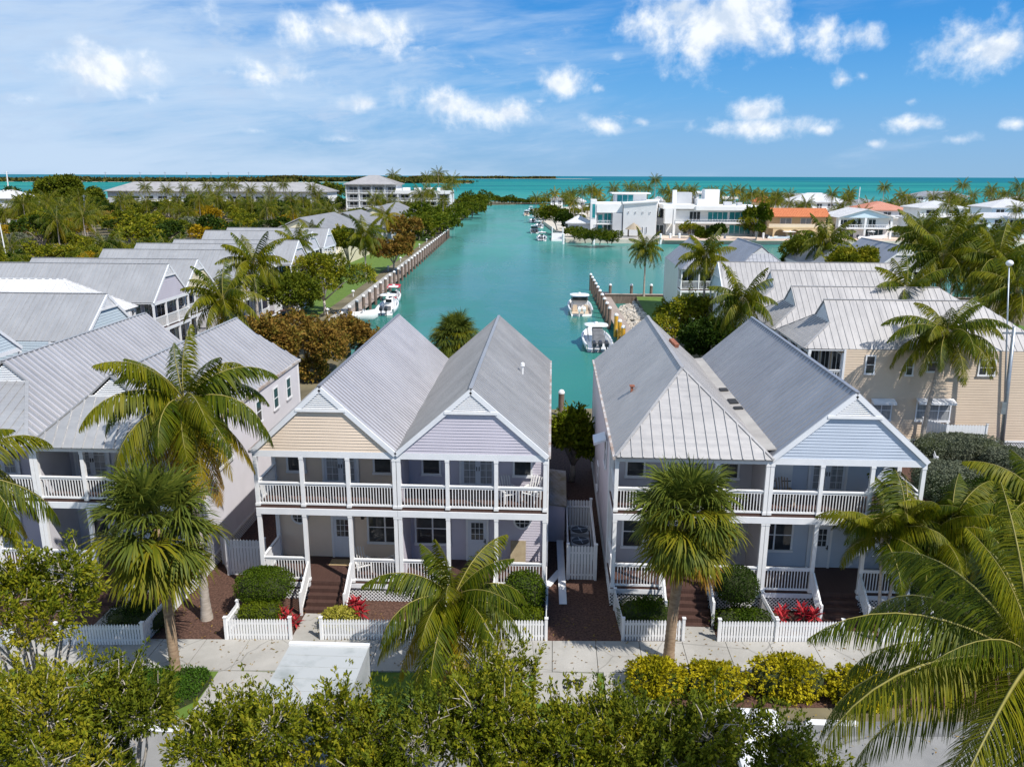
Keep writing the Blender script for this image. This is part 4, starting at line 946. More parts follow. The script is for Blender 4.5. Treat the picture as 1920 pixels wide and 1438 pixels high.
# ---- vehicles
tyre = mat('tyre', (.02, .02, .02), None, .8); hub = mat('wheel_rim', (.4, .4, .42), None, .35, .7)
def wheel(t, x, y, r=.34, w=.22):
    mb = MB(); mb.tube([(-w / 2, 0, 0), (-w / 2 + .03, 0, 0), (w / 2 - .03, 0, 0), (w / 2, 0, 0)], [r * .9, r, r, r * .9], 18); o = mb.build('wheel', tyre, t, loc=(x, y, r)); mb = MB(); mb.tube([(-w / 2 - .006, 0, 0), (w / 2 + .006, 0, 0)], r * .58, 14); mb.build('rim', hub, o)
def car(name, label, cat, x, y, rz, bodym, L=4.7, Wd=1.85, H=1.75, van=False):
    t = thing(name, label, cat, (x, y, .006), rz); w = Wd / 2; h1 = H * .56
    mb = MB()
    prof = [(-L / 2, .35), (-L / 2, h1 * .95), (-L / 2 + .15, h1), (L / 2 - 1.1, h1), (L / 2 - .2, h1 * .86), (L / 2, h1 * .6), (L / 2, .35)]
    mb.hexa([(-w, y0, z0) for y0, z0 in prof], [(w, y0, z0) for y0, z0 in prof]); b = mb.build('body', bodym, t)
    mb = MB(); r0, r1, f0, f1 = -L / 2 + .05, -L / 2 + .3, L / 2 - 1.2, L / 2 - 1.9
    def ring(z, q, k): a = r0 + (r1 - r0) * k; c = f0 + (f1 - f0) * k; ww = w - q; e = .12; return [(-ww, a + e, z), (-ww + e, a, z), (ww - e, a, z), (ww, a + e, z), (ww, c - e, z), (ww - e, c, z), (-ww + e, c, z), (-ww, c - e, z)]
    mb.hexa(ring(h1, .02, 0), ring(H - .16, .16, .85)); mb.build('window', glass, b)
    mb = MB(); mb.hexa(ring(H - .16, .155, .85), ring(H - .05, .19, .92)); mb.hexa(ring(H - .05, .19, .92), ring(H, .34, 1.0)); mb.build('roof', bodym, b)
    for sx in (-1, 1):
        for yy in (-L * .3, L * .31): wheel(t, sx * (w - .1), yy)
        mb = MB(); mb.box(sx * w * .75 - .18, sx * w * .75 + .18, L / 2 - .06, L / 2 + .015, .62, .76); mb.build('headlight', glass_lt, t)
        mb = MB(); mb.box(sx * w * .85 - .1, sx * w * .85 + .1, -L / 2 - .015, -L / 2 + .05, .65, .95); mb.build('tail_light', red_cloth, t)
    return t
carwhite = mat('white_car_paint', (.80, .80, .80), None, .25, spec=.6); carsilver = mat('silver_car_paint', (.48, .49, .51), None, .3, .5); carblue = mat('navy_car_paint', (.02, .03, .10), None, .25, spec=.6)
car('parked_van', 'white parked van with its rounded roof corner showing above the dark street trees', 'van', 6.3, 21.2, 0, carwhite, 5.0, 2.0, 2.5)
c = atz(20, 476); car('parked_car', 'silver car parked on the left estate road at the frame edge', 'car', c.x, c.y, radians(-65), carsilver); c = atz(162, 470); car('parked_car', 'dark blue van parked among the left palms', 'van', c.x, c.y - 4, radians(-70), carblue, 4.9, 1.9, 2.0)
c = atz(240, 462); car('parked_car', 'dark car half hidden by palms right of the blue van', 'car', c.x, c.y - 4, radians(-70), carblue)
t = thing('box_truck', 'white box truck with its stained roof showing above the trees', 'truck', (-6.9, 22.5, .006))
mb = MB(); mb.box(-1.27, 1.27, -5.6, 0, .95, 3.78); mb.build('cargo_box', mat('truck_roof', (.24, .265, .255), (.42, .435, .43), .6, sc=.9, det=10, lo=.28, hi=.52), t)
mb = MB(); mb.box(-1.29, 1.29, -.10, .05, 3.782, 3.86); mb.box(1.272, 1.29, -5.6, .0, .95, 1.05); mb.build('roof_rail', white, t)
mb = MB()
for k in range(9): mb.box(-1.18, 1.18, -5.4 + k * .6, -5.36 + k * .6, 3.781, 3.793)
mb.build('roof_seam', bpy.data.materials['truck_roof'], t)
for sx in (-.9, -.3, .3, .9): mb = MB(); mb.box(sx - .05, sx + .05, .051, .085, 3.79, 3.84); mb.build('marker_light', red_cloth, t)
mb = MB(); mb.box(-1.1, 1.1, -7.2, -5.75, .5, 2.0); mb.hexa([(-1.1, -7.2, 2.0), (1.1, -7.2, 2.0), (1.1, -5.75, 2.0), (-1.1, -5.75, 2.0)], [(-1.0, -6.7, 2.7), (1.0, -6.7, 2.7), (1.0, -5.75, 2.7), (-1.0, -5.75, 2.7)]); mb.build('cab', carwhite, t)
mb = MB(); mb.box(-.95, .95, -5.6, -.2, .55, .94); mb.build('chassis', blackmetal, t)
for sx in (-1, 1):
    for yy in (-1.2, -6.4): wheel(t, sx * 1.08, yy, .45, .28)
# ---- street lamp, poles
c = Vector((31.3, 54.3, 0)); top = at(1892, 501, 54.3)
t = thing('street_lamp', 'tall slim grey lamp pole with a white globe at the right edge', 'street lamp', c); mb = MB(); mb.tube([(0, 0, 0), ((top.x - c.x) * .5, 0, top.z * .5), (top.x - c.x, 0, top.z)], [.075, .055, .04], 10); mb.build('pole', steel, t, True); mb = MB(); mb.lathe([(.05, -.2), (.18, -.13), (.24, 0), (.18, .13), (.05, .2)], (top.x - c.x, 0, top.z + .25), 16); mb.build('globe', white, t, True)
t = thing('utility_pole', 'thick grey blue utility pole standing before the tan villa', 'utility pole', (30.2, 52.6, 0)); mb = MB(); mb.tube([(0, 0, 0), (-.45, 0, 9.0)], [.15, .11], 12); mb.build('pole', steel, t, True); mb = MB(); mb.bar((-1.1, 0, 8.6), (.3, 0, 8.6), .1, .12); mb.box(-.5, -.2, -.15, .15, 3.2, 4.0); mb.build('bracket', steel, t)
for lb, px0, py0, px1, py1, Y in [('utility pole with cross arm in the left grove', 158, 424, 157, 366, 250), ('tall white pole at the far left horizon', 14, 350, 12, 322, 420), ('leaning white pole at the left frame edge', 14, 490, -1, 418, 150), ('short pole with cross arm before the long building', 326, 400, 325, 386, 300)]:
    a, b = at(px0, py0, Y), at(px1, py1, Y); k = Y / 1500; t = thing('utility_pole', lb, 'utility pole', (a.x, Y, 0)); mb = MB(); mb.tube([(0, 0, 0), (b.x - a.x, 0, b.z)], [k * 1.4, k * 1.0], 8); mb.build('pole', white if 'white' in lb else steel, t); mb = MB(); mb.bar((b.x - a.x - k * 4, 0, b.z - k * 2), (b.x - a.x + k * 4, 0, b.z - k * 2), .1, .12); mb.build('cross_arm', steel, t)
for px in (197, 262, 309, 350, 395, 428, 466):
    b = at(px, 322.5, 2250); t = thing('power_pylon', 'slender white power pole standing on the far mangrove island', 'power pole', (b.x, 2250, -1), 0, 'power poles on the far island'); mb = MB(); mb.tube([(0, 0, 0), (0, 0, b.z + 1)], [.9, .6], 6); mb.build('pole', steel, t); mb = MB(); mb.bar((-4, 0, b.z - 2), (4, 0, b.z - 2), .6, .6); mb.build('cross_arm', steel, t)
t = thing('antenna_mast', 'thin white mast standing among the far white houses', 'mast', (at(1609, 385, 330).x, 330, 0)); mb = MB(); mb.tube([(0, 0, 0), (0, 0, at(1609, 351, 330).z)], [.22, .16], 8); mb.build('pole', white, t)
# ---- seawall, docks, pilings
def bx(y): return -28.6 - 7.0 * (y - 104) / 161
t = thing('seawall', 'long concrete seawall with a timber walkway along the left canal bank', 'seawall', (0, 0, 0)); mb = MB()
mb.hexa([(bx(98) - .6, 98, -2), (bx(98) + .3, 98, -2), (bx(266) + .3, 266, -2), (bx(266) - .6, 266, -2)], [(bx(98) - .6, 98, .10), (bx(98) + .3, 98, .10), (bx(266) + .3, 266, .10), (bx(266) - .6, 266, .10)]); mb.build('wall_cap', conc, t)
mb = MB()
for k in range(160):
    y = 98 + k * 1.05; mb.hexa([(bx(y) + .32, y, -.55), (bx(y) + 2.0, y, -.55), (bx(y + 1) + 2.0, y + 1.0, -.55), (bx(y + 1) + .32, y + 1.0, -.55)], [(bx(y) + .32, y, -.45), (bx(y) + 2.0, y, -.45), (bx(y + 1) + 2.0, y + 1.0, -.45), (bx(y + 1) + .32, y + 1.0, -.45)])
mb.build('walkway_planks', wood_dock, t)
def piling_meshes(r, h, m):
    mb = MB(); mb.tube([(0, 0, -1.6), (0, 0, h)], [r, r * .95], 10); a = bpy.data.meshes.new('pile'); a.from_pydata(mb.v, [], mb.f); a.materials.append(m)
    mb = MB(); mb.lathe([(r * 1.08, h - .02), (r * 1.05, h + .1), (r * .7, h + .24), (.02, h + .3)], n=10); b = bpy.data.meshes.new('cap'); b.from_pydata(mb.v, [], mb.f); b.materials.append(white); return a, b
PM = piling_meshes(.24, 1.55, wood_pile); PY = piling_meshes(.26, 1.5, yellow_pile)
def piling(x, y, label, group, pm=PM, z=0.0):
    t = thing('piling', label, 'piling', (x, y, z), 0, group); link('post', pm[0], t); link('cap', pm[1], t)
for k in range(34): y = 98.5 + k * 4.95; piling(bx(y) + 2.15, y, 'timber piling with white cap along the left seawall walkway', 'pilings of the left seawall')
for k in range(10): y = 105 + k * 4.1; piling(7.75 - .022 * (y - 100), y, 'dark timber piling with white cap along the right dock', 'pilings of the right dock')
for k, y in enumerate((91.5, 95.5, 99.8)): piling(8.1 - .022 * (y - 100), y, ['nearest yellow sleeved piling on the right dock', 'middle yellow sleeved piling on the right dock', 'farthest yellow sleeved piling on the right dock'][k], 'yellow pilings', PY)
piling(8.35, 88.3, 'low dark piling before the yellow ones on the right dock', None, PM, -.6)
for px in (1145, 1185, 1222): c = atz(px, 556); piling(c.x, 128.2, 'timber piling with white cap along the basin bulkhead', 'pilings of the basin bulkhead')
for px, py in [(1056, 458), (1113, 459), (1238, 458), (1256, 457), (1273, 457), (1358, 456), (1430, 456)]: c = atz(px, py, WZ); piling(c.x, c.y, 'white concrete piling in the water along the far terrace', 'pilings of the far terrace', PWHITE := piling_meshes(.35, 1.6, white) if 'PWHITE' not in globals() else PWHITE)
piling(.9, 61.0, 'white capped piling behind the tree in the gap', None, PM, .3)
t = thing('dock', 'timber dock along the right side of the canal', 'dock', (0, 0, 0)); mb = MB()
for k in range(47): y = 86 + k * 1.0; o = -.022 * (y - 100); mb.box(8.15 + o, 9.95 + o, y, y + .96, -.28, -.16)
mb.build('deck_planks', wood_dock, t); mb = MB(); mb.box(8.2, 8.4, 86, 104, -.5, -.29); mb.box(9.6, 9.8, 86, 104, -.5, -.29); mb.build('joist', wood_pile, t)
t = thing('bulkhead', 'low timber bulkhead along the basin edge of the right lawn', 'bulkhead', (8.4, 127.3, 0)); mb = MB(); mb.box(0, 60, -.2, .3, -2, .22); mb.build('wall', wood_pile, t); mb = MB(); mb.box(0, 60, -.3, .55, .222, .30); mb.build('cap_rail', wood_dock, t)
t = thing('dock_ramp', 'timber ramp with a slatted handrail between the dock and the lawn', 'ramp', (10, 92, 0)); mb = MB(); mb.bar((-.4, 0, -.2), (5.6, 3.4, .1), 1.3, .1); mb.build('ramp_deck', wood_dock, t); railing(t, (-.2, -.75), (5.9, 2.7), -.1, 1.0, .28, wood_pile, .06); railing(t, (-.8, .65), (5.2, 4.1), -.1, 1.0, .28, wood_pile, .06)
# riprap slope: a heap nobody could count
mb = MB(); rr = random.Random(5)
for k in range(520):
    u, v = rr.random(), rr.random(); y = 95 + 25 * v; x = 9.95 + (3.0 - 1.1 * abs(v - .4)) * u; r = rr.uniform(.18, .42); n = 6
    zc = -.9 + .95 * u + rr.uniform(-.05, .12); a0 = rr.random() * 6; jit = [rr.uniform(.75, 1.2) for _ in range(n)]
    ring = lambda s, z: [(x + r * s * jit[j] * cos(a0 + 6.283 * j / n), y + r * s * jit[j] * sin(a0 + 6.283 * j / n), z + rr.uniform(-.05, .05)) for j in range(n)]
    mb.hexa(ring(.8, zc - r * .5), ring(1.0, zc)); mb.hexa(ring(1.0, zc), ring(.55, zc + r * .5))
o = mb.build('riprap', mat('limestone_riprap', (.36, .31, .25), (.58, .53, .46), .9, sc=.9, world=True)); o['kind'] = 'stuff'
LG = 'path lights along the left canal lawn'
for k in range(9):
    y = 106 + k * 17.5; t = thing('path_light', 'small white mushroom path light on the canal lawn', 'path light', (bx(y) - 1.4, y, 0), 0, LG); mb = MB(); mb.tube([(0, 0, 0), (0, 0, .85)], [.07, .06], 8); mb.build('post', white, t); mb = MB(); mb.lathe([(.28, .8), (.26, .92), (.05, 1.05)], n=12); mb.build('hood', white, t)
# ---- boats
def boat(label, x, y, rz, L=9.0, B=3.0, motors=2, mm=None, top=True, cabin=False, cover=None, name='motor_boat', hullm=None, group=None, z=WZ):
    """bow toward local +y; origin at the stern on the waterline"""
    t = thing(name, label, 'boat', (x, y, z), rz, group); mm = mm or white; hullm = hullm or gel; N = 13; V = []; mb = MB(); rows = []
    for i in range(N):
        s = i / (N - 1); yy = L * s; hb = B / 2 * (1 - max(0, (s - .42) / .58) ** 2.3) * (.93 + .07 * min(1, s * 4)); hb = max(hb, .03); zs = .85 + .55 * s ** 2; zk = -.35 + .75 * max(0, (s - .7) / .3) ** 2
        zf = .28 if s < .62 else .28 + (zs - .14 - .28) * min(1, (s - .62) / .12); gi = max(hb - .24, .01); ch = hb * (.86 - .3 * max(0, s - .6))
        half = [(0, zk), (ch, .02 + .25 * s * s), (hb, zs), (max(hb - .10, .012), zs + .05), (gi, zs + .02), (max(gi - .05, .008), zf)]
        rows.append([(-a, yy, b) for a, b in half[::-1]] + [(a, yy, b) for a, b in half[1:]])
    n = len(rows[0])
    for r in rows: mb.v += r
    for i in range(N - 1):
        for j in range(n - 1): mb.f.append((i * n + j, i * n + j + 1, (i + 1) * n + j + 1, (i + 1) * n + j)); mb.m.append(0)
    mb.f.append(tuple(range(n))); mb.m.append(0); mb.build('hull', hullm, t, True)
    mb = MB()
    for i in range(N - 1):
        a, b = rows[i], rows[i + 1]; mb.poly([a[0], a[-1], b[-1], b[0]])
    mb.build('cockpit_floor', boat_tan if cabin else gel, t)
    if cabin:
        mb = MB(); w = B * .36; mb.hexa([(-w, L * .45, .3), (w, L * .45, .3), (w * .5, L * .84, .9), (-w * .5, L * .84, .9)], [(-w * .92, L * .47, 1.65), (w * .92, L * .47, 1.65), (w * .4, L * .78, 1.35), (-w * .4, L * .78, 1.35)]); mb.build('cabin', gel, t)
        mb = MB(); mb.hexa([(-w, L * .42, 1.6), (w, L * .42, 1.6), (w * .8, L * .60, 1.6), (-w * .8, L * .60, 1.6)], [(-w * .95, L * .42, 2.1), (w * .95, L * .42, 2.1), (w * .75, L * .55, 2.1), (-w * .75, L * .55, 2.1)]); mb.build('windshield', glass, t)
        for sx in (-1, 1): mb = MB(); mb.box(sx * w * .6 - .3, sx * w * .6 + .3, L * .26, L * .34, .3, .85); mb.box(sx * w * .6 - .3, sx * w * .6 + .3, L * .24, L * .26, .3, 1.2); mb.build('seat', boat_tan, t)
    else:
        mb = MB(); mb.hexa([(-.5, L * .40, .28), (.5, L * .40, .28), (.42, L * .56, .28), (-.42, L * .56, .28)], [(-.5, L * .42, 1.35), (.5, L * .42, 1.35), (.36, L * .52, 1.2), (-.36, L * .52, 1.2)]); mb.build('console', gel, t)
        mb = MB(); mb.box(-.5, .5, L * .29, L * .36, .28, .85); mb.build('seat', mm if mm is not white else boat_grey, t)
        mb = MB(); mb.bar((-.45, L * .49, 1.45), (.45, L * .49, 1.45), .05, .5); mb.build('windshield', glass, t)
    if top:
        w = B * .40; z = 2.35; mb = MB(); m_ = 14
        el = lambda f, zz: [(w * f * math.copysign(abs(cos(6.283 * k / m_)) ** .55, cos(6.283 * k / m_)), L * .46 + L * .14 * f * math.copysign(abs(sin(6.283 * k / m_)) ** .55, sin(6.283 * k / m_)), zz) for k in range(m_)]
        mb.hexa(el(1, z), el(1.0, z + .09)); mb.hexa(el(1.0, z + .09), el(.8, z + .16)); mb.build('hardtop', gel, t)
        for sx in (-1, 1):
            for yy in (.38, .54): mb = MB(); mb.tube([(sx * w * .62, L * yy, .5), (sx * w * .8, L * yy, z)], .035, 6); mb.build('hardtop_post', steel, t)
        mb = MB(); mb.lathe([(.2, z + .16), (.24, z + .25), (.18, z + .36), (.02, z + .4)], (0, L * .48, 0), 10); mb.build('radar_dome', gel, t)
    if cover:
        mb = MB(); mb.hexa([(-.75, .5, .9), (.75, .5, .9), (.65, L * .36, 2.2), (-.65, L * .36, 2.2)], [(-.6, .55, 1.0), (.6, .55, 1.0), (.5, L * .36, 2.3), (-.5, L * .36, 2.3)]); mb.build('canvas_cover', cover, t)
    for k in range(motors):
        xx = (k - (motors - 1) / 2) * .72; mb = MB()
        mb.hexa([(xx - .2, -.75, .75), (xx + .2, -.75, .75), (xx + .22, -.15, .8), (xx - .22, -.15, .8)], [(xx - .22, -.8, 1.15), (xx + .22, -.8, 1.15), (xx + .24, -.1, 1.2), (xx - .24, -.1, 1.2)]); mb.hexa([(xx - .22, -.8, 1.15), (xx + .22, -.8, 1.15), (xx + .24, -.1, 1.2), (xx - .24, -.1, 1.2)], [(xx - .12, -.62, 1.42), (xx + .12, -.62, 1.42), (xx + .14, -.22, 1.45), (xx - .14, -.22, 1.45)])
        mb.box(xx - .07, xx + .07, -.55, -.3, -.6, .76); mb.build('outboard_motor', motor_dark if mm is not boat_tan else gel, t)
    return t
boat('white centre console boat with grey canvas cover and dark outboards beside the yellow pilings', 5.6, 90.5, radians(3), 9.5, 3.5, 3, cover=boat_grey)
boat('white cruiser with tan cockpit and white hardtop along the right dock', 4.35, 115.0, radians(2), 10.5, 3.6, 2, boat_tan, cabin=True)
boat('white open boat with hardtop tied at the left seawall', -24.0, 113.6, radians(2), 8.5, 3.0, 2)
boat('boat with a red canopy behind the white one at the left seawall', -25.0, 124.0, radians(2), 6.0, 2.2, 1, red_cloth, top=True)
c = Vector((-24.4, 130.2, WZ)); mb = MB(); mb.hexa([(-1.0, -1.2, 2.3), (1.0, -1.2, 2.3), (1.0, 1.0, 2.5), (-1.0, 1.0, 2.5)], [(-.95, -1.1, 2.42), (.95, -1.1, 2.42), (.95, .9, 2.6), (-.95, .9, 2.6)])
for k in (-.9, .9): mb.tube([(k, .8, .6), (k, .8, 2.4)], .03, 6)
mb.build('red_canopy', red_cloth, [o for o in COL.objects if o.get('label', '').startswith('boat with a red canopy')][0], loc=(0, 3.2, 0))
boat('low white skiff on a boat lift nearest on the left seawall', -26.3, 104.2, radians(-80), 3.4, 1.9, 0, top=False, z=-.2)
boat('white triple outboard boat first of the far moored row', -3.2, 252.5, radians(2), 9.5, 3.3, 3, group='boats moored at the peninsula tip')
t = thing('floating_lift', 'white drive-on boat lift platform beside the triple outboard boat', 'boat lift', (1.6, 252, WZ)); mb = MB(); mb.hexa([(-1.9, 0, -.2), (1.9, 0, -.2), (1.9, 14, -.2), (-1.9, 14, -.2)], [(-1.9, 0, .5), (1.9, 0, .5), (1.9, 14, 1.6), (-1.9, 14, 1.6)]); mb.build('platform', gel, t)
for sx in (-1.7, 1.7):
    for yy in (1, 13): mb = MB(); mb.tube([(sx, yy, -1), (sx, yy, 3.6)], .16, 8); mb.build('post', white, t)
for lb, px, py, L, cab in [('white flybridge boat behind the lift at the far row', 1003, 438, 10, True), ('white boat in the middle of the far moored row', 1012, 428, 9, False), ('white boat with tower near the end of the far row', 1000, 418, 10, False), ('white motor yacht at the end of the far moored row', 988, 405, 13, True), ('small white boat tucked behind the yacht at the far row', 996, 396, 9, False), ('white boat tucked against the mangroves in the far row', 1021, 420, 8, True)]:
    c = atz(px, py, WZ); boat(lb, c.x, c.y, radians(4), L, 3.4, 2, cabin=cab, group='boats moored at the peninsula tip')
c = atz(1440, 456, WZ); boat('long pale blue sport fishing yacht lying before the tan arcaded house', c.x + 14.5, c.y + 2.5, radians(90), 13.5, 4.0, 3, mat('light_trim', (.6, .6, .6), None, .5), hullm=mat('pale_blue_hull', (.52, .62, .68), None, .2), z=-.3).rotation_euler = (0, 0, radians(-90)); [o for o in COL.objects if o.get('label', '').startswith('long pale blue sport')][0].location.x = c.x + .5
c = atz(1575, 447, .3); boat('small white centre console boat beside the gabled waterfront house', c.x + 6, c.y + 1, radians(-90), 7.5, 2.5, 1, z=-.1)
# terrace edge walls of the far shore
t = thing('terrace_wall', 'pale coral terrace wall along the far side of the basin', 'seawall', (33, 244.9, 0)); mb = MB(); mb.hexa([(0, 0, -2), (78, 2.8, -2), (78, 3.4, -2), (0, .6, -2)], [(0, 0, .4), (78, 2.8, .4), (78, 3.4, .4), (0, .6, .4)]); mb.build('wall', pinkconc, t)
mb = MB(); mb.hexa([(0, -1.8, -.1), (46, -.2, -.1), (46, 1.6, -.1), (0, -.05, -.1)], [(0, -1.8, .1), (46, -.2, .1), (46, 1.6, .1), (0, -.05, .1)]); mb.build('dock_slab', pinkconc, t)

# small roof fittings
def on_roof(name, label_part, house_label, mk, m):
    h = [o for o in COL.objects if o.get('label', '').startswith(house_label)][0]; mb = MB(); mk(mb); return mb.build(name, m, h)
rust = mat('rusted_metal', (.22, .07, .04), (.32, .14, .09), .8, sc=9)
on_roof('vent_pipe', '', 'lilac gabled cottage', lambda b: (b.tube([(5.0, 9.0, 7.9), (5.0, 9.0, 8.75)], .05, 8), b.lathe([(.12, 8.7), (.10, 8.85), (.02, 8.9)], (5.0, 9.0, 0), 8)), white)
on_roof('roof_vent', '', 'grey cottage with hipped', lambda b: b.bar((3.9, 12.3, 9.42), (4.15, 11.7, 9.2), .26, .22), rust)
on_roof('vent_pipe', '', 'grey cottage with hipped', lambda b: (b.box(1.15, 1.27, 6.0, 6.15, 7.9, 8.35), b.box(1.1, 1.34, 5.95, 6.25, 8.35, 8.40)), rust)
on_roof('valley_flashing', '', 'blue gabled cottage', lambda b: b.hexa([(-.26, .2, 7.22), (.26, .2, 7.26), (.26, 17.4, 7.26), (-.26, 17.4, 7.22)], [(-.26, .2, 7.27), (.26, .2, 7.31), (.26, 17.4, 7.31), (-.26, 17.4, 7.27)]), mat('flashing', (.33, .31, .29), (.42, .40, .37), .7, sc=.8))
for y, l in ((9.4, .55), (7.0, .8), (6.0, .4)): on_roof('roof_louvre', '', 'blue gabled cottage', lambda b: b.hexa([(-.2, y, 7.28), (.2, y, 7.30), (.2, y + l, 7.30), (-.2, y + l, 7.28)], [(-.2, y, 7.34), (.2, y, 7.36), (.2, y + l, 7.36), (-.2, y + l, 7.34)]), dark)
# ------------------------------------------------------------------ vegetation
RG = np.random.default_rng(7)
def nrm(a): return a / np.maximum(np.linalg.norm(a, axis=-1, keepdims=True), 1e-9)
def rdir(n): return nrm(RG.normal(size=(n, 3)))
def leaves(P, D, N, ln, wd):
    """one folded rhombus per leaf: base P, tip direction D, face normal N"""
    n = len(P); D = nrm(D); Sx = nrm(np.cross(D, N)); N2 = np.cross(Sx, D)
    ln = np.broadcast_to(np.asarray(ln, float).reshape(-1, 1), (n, 1)); wd = np.broadcast_to(np.asarray(wd, float).reshape(-1, 1), (n, 1))
    a = P + D * ln * .5 + Sx * wd * .5 + N2 * wd * .22; b = P + D * ln * .5 - Sx * wd * .5 + N2 * wd * .22
    V = np.stack([P, a, P + D * ln, b], 1).reshape(-1, 3); F = np.arange(4 * n).reshape(n, 4)
    return V, F
def rosettes(C, O, k, ln, wd, spread=.9, jit=.05):
    """k leaves around each twig tip C, twig direction O"""
    n = len(C); P = np.repeat(C, k, 0) + RG.normal(size=(n * k, 3)) * jit
    D = np.repeat(O, k, 0) + rdir(n * k) * spread
    N = np.repeat(O, k, 0) * .6 + rdir(n * k) * .7 + np.array([0, 0, .5])
    s = RG.uniform(.55, 1.4, n * k)
    return leaves(P, D, N, ln * s, wd * s)
def lobes_of(n, rx, ry, rz, lo=.30, hi=.48, flat=0.0):
    C, R = [], []
    for i in range(n):
        u = rdir(1)[0]; u[2] = abs(u[2]) * .9 - .25 if RG.random() < .8 else u[2]
        q = RG.uniform(.35, .85); C.append(u * np.array([rx, ry, rz]) * q); R.append(RG.uniform(lo, hi) * min(rx, ry) * (1 - .25 * q))
    return np.array(C), np.array(R)
def shell_points(C, R, n, rzf=.8, under=-.45):
    """points and outward directions spread over a set of lobes, hidden inner ones dropped"""
    w = R ** 2; k = RG.choice(len(C), n, p=w / w.sum()); u = rdir(n); u = u[u[:, 2] > under]; k = k[:len(u)]
    r = RG.uniform(.72, 1.06, len(u))[:, None]
    P = C[k] + u * R[k][:, None] * r * np.array([1, 1, rzf])
    keep = np.ones(len(P), bool)
    for i in range(len(C)):
        q = np.linalg.norm((P - C[i]) / np.array([1, 1, rzf]), axis=1)
        keep &= (q > R[i] * .62) | (k == i)
    return P[keep], u[keep]
def trunk_limbs(C, base, r0, fork=.35, n=6, twigs=None, tr=.012):
    mb = MB(); b = Vector(base); top = Vector(C.mean(0)); f = b.lerp(top, fork); f.x += .1; f.y -= .06
    mb.tube([b, b.lerp(f, .5) + Vector((.06, .03, 0)), f], [r0, r0 * .82, r0 * .72], 9)
    for c in C:
        c = Vector(c); m = f.lerp(c, .5) + Vector((RG.uniform(-.2, .2), RG.uniform(-.2, .2), .12 * (c - f).length))
        mb.tube([f, m, c], [r0 * .5, r0 * .3, r0 * .1], n)
    if twigs is not None:
        P, O = twigs
        for p, o in zip(P, O):
            k = int(np.argmin(np.linalg.norm(C - p, axis=1))); q = C[k] + (p - C[k]) * .3
            mid = (q + p) / 2 + RG.normal(size=3) * .12
            mb.tube([tuple(q), tuple(mid), tuple(p)], [tr * 1.6, tr * 1.2, tr * .5], 4, cap=False)
    return mb
def broad_tree(name, label, cat, base, H, rx, ry, rz, nl, ntw, k, ln, wd, lm, group=None, r0=.16, twigs=140, tm=None, lo=.3, hi=.48, spread=.9, under=-.45, rzf=.8, jit=.05, shoots=0):
    """tapered trunk and limbs, and a crown of leaf rosettes over several uneven lobes. base (x, y, z); H height of the crown centre"""
    t = thing(name, label, cat, base, 0, group)
    C, R = lobes_of(nl, rx, ry, rz, lo, hi); C = C + np.array([0, 0, H])
    P, O = shell_points(C, R, ntw, rzf, under)
    if shoots:
        c = np.where(O[:, 2] > .1)[0]; c = RG.choice(c, min(shoots, len(c)), replace=False); up = O[c] * .45 + np.array([0, 0, .8]) + RG.normal(size=(len(c), 3)) * .2; L_ = RG.uniform(.25, .75, len(c))[:, None]
        for f_ in (.25, .5, .75, 1.0): P = np.concatenate([P, P[c] + up * L_ * f_]); O = np.concatenate([O, nrm(up)])
    V, F = rosettes(P, O, k, ln, wd, spread, jit)
    q = RG.choice(len(P), min(twigs, len(P)), replace=False)
    trunk_limbs(C, (0, 0, -.05), r0, twigs=(P[q], O[q])).build('trunk', tm or twig_m, t, True)
    link('crown', npmesh('crown', V, F, lm), t)
    return t
lf_button = leafmat('buttonwood_leaf', [(.045, .072, .008), (.10, .138, .014), (.17, .205, .022), (.26, .265, .032), (.36, .33, .05)], .25, .42, .45, big=.5)
lf_mid = leafmat('broad_leaf', [(.034, .060, .010), (.075, .11, .016), (.125, .16, .022), (.19, .205, .03)], .22, .5, .35, big=.4)
lf_brown = leafmat('seagrape_leaf', [(.12, .070, .035), (.20, .125, .055), (.25, .165, .07), (.13, .135, .045), (.31, .19, .09)], .2, .55, big=.5)
lf_dark = leafmat('dark_leaf', [(.014, .035, .008), (.030, .062, .012), (.055, .095, .018)], .18, .45, big=.3)
lf_mangrove = leafmat('mangrove_leaf', [(.028, .058, .006), (.065, .105, .010), (.105, .14, .014), (.15, .165, .022)], .2, .5, big=.25)
lf_yellow = leafmat('croton_leaf', [(.12, .15, .012), (.30, .29, .02), (.45, .42, .03), (.56, .52, .06)], .25, .45, big=1.2)
lf_clip = leafmat('clipped_leaf', [(.030, .065, .008), (.060, .11, .012), (.095, .15, .018)], .2, .45, .4, big=1.5)
lf_ylclip = leafmat('lime_leaf', [(.06, .10, .010), (.11, .16, .015), (.17, .21, .02)], .22, .45, .4, big=1.5)
lf_silver = leafmat('silver_buttonwood_leaf', [(.10, .12, .075), (.17, .19, .125), (.24, .255, .18)], .15, .6, big=.8)
lf_gold = leafmat('golden_leaf', [(.20, .15, .012), (.33, .24, .015), (.42, .30, .03)], .25, .5, big=.3)
lf_ti = leafmat('ti_plant_leaf', [(.16, .010, .035), (.34, .018, .07), (.46, .05, .12)], .2, .4)
lf_cover = leafmat('ground_cover_leaf', [(.025, .07, .012), (.045, .115, .02), (.07, .15, .03)], .2, .45)
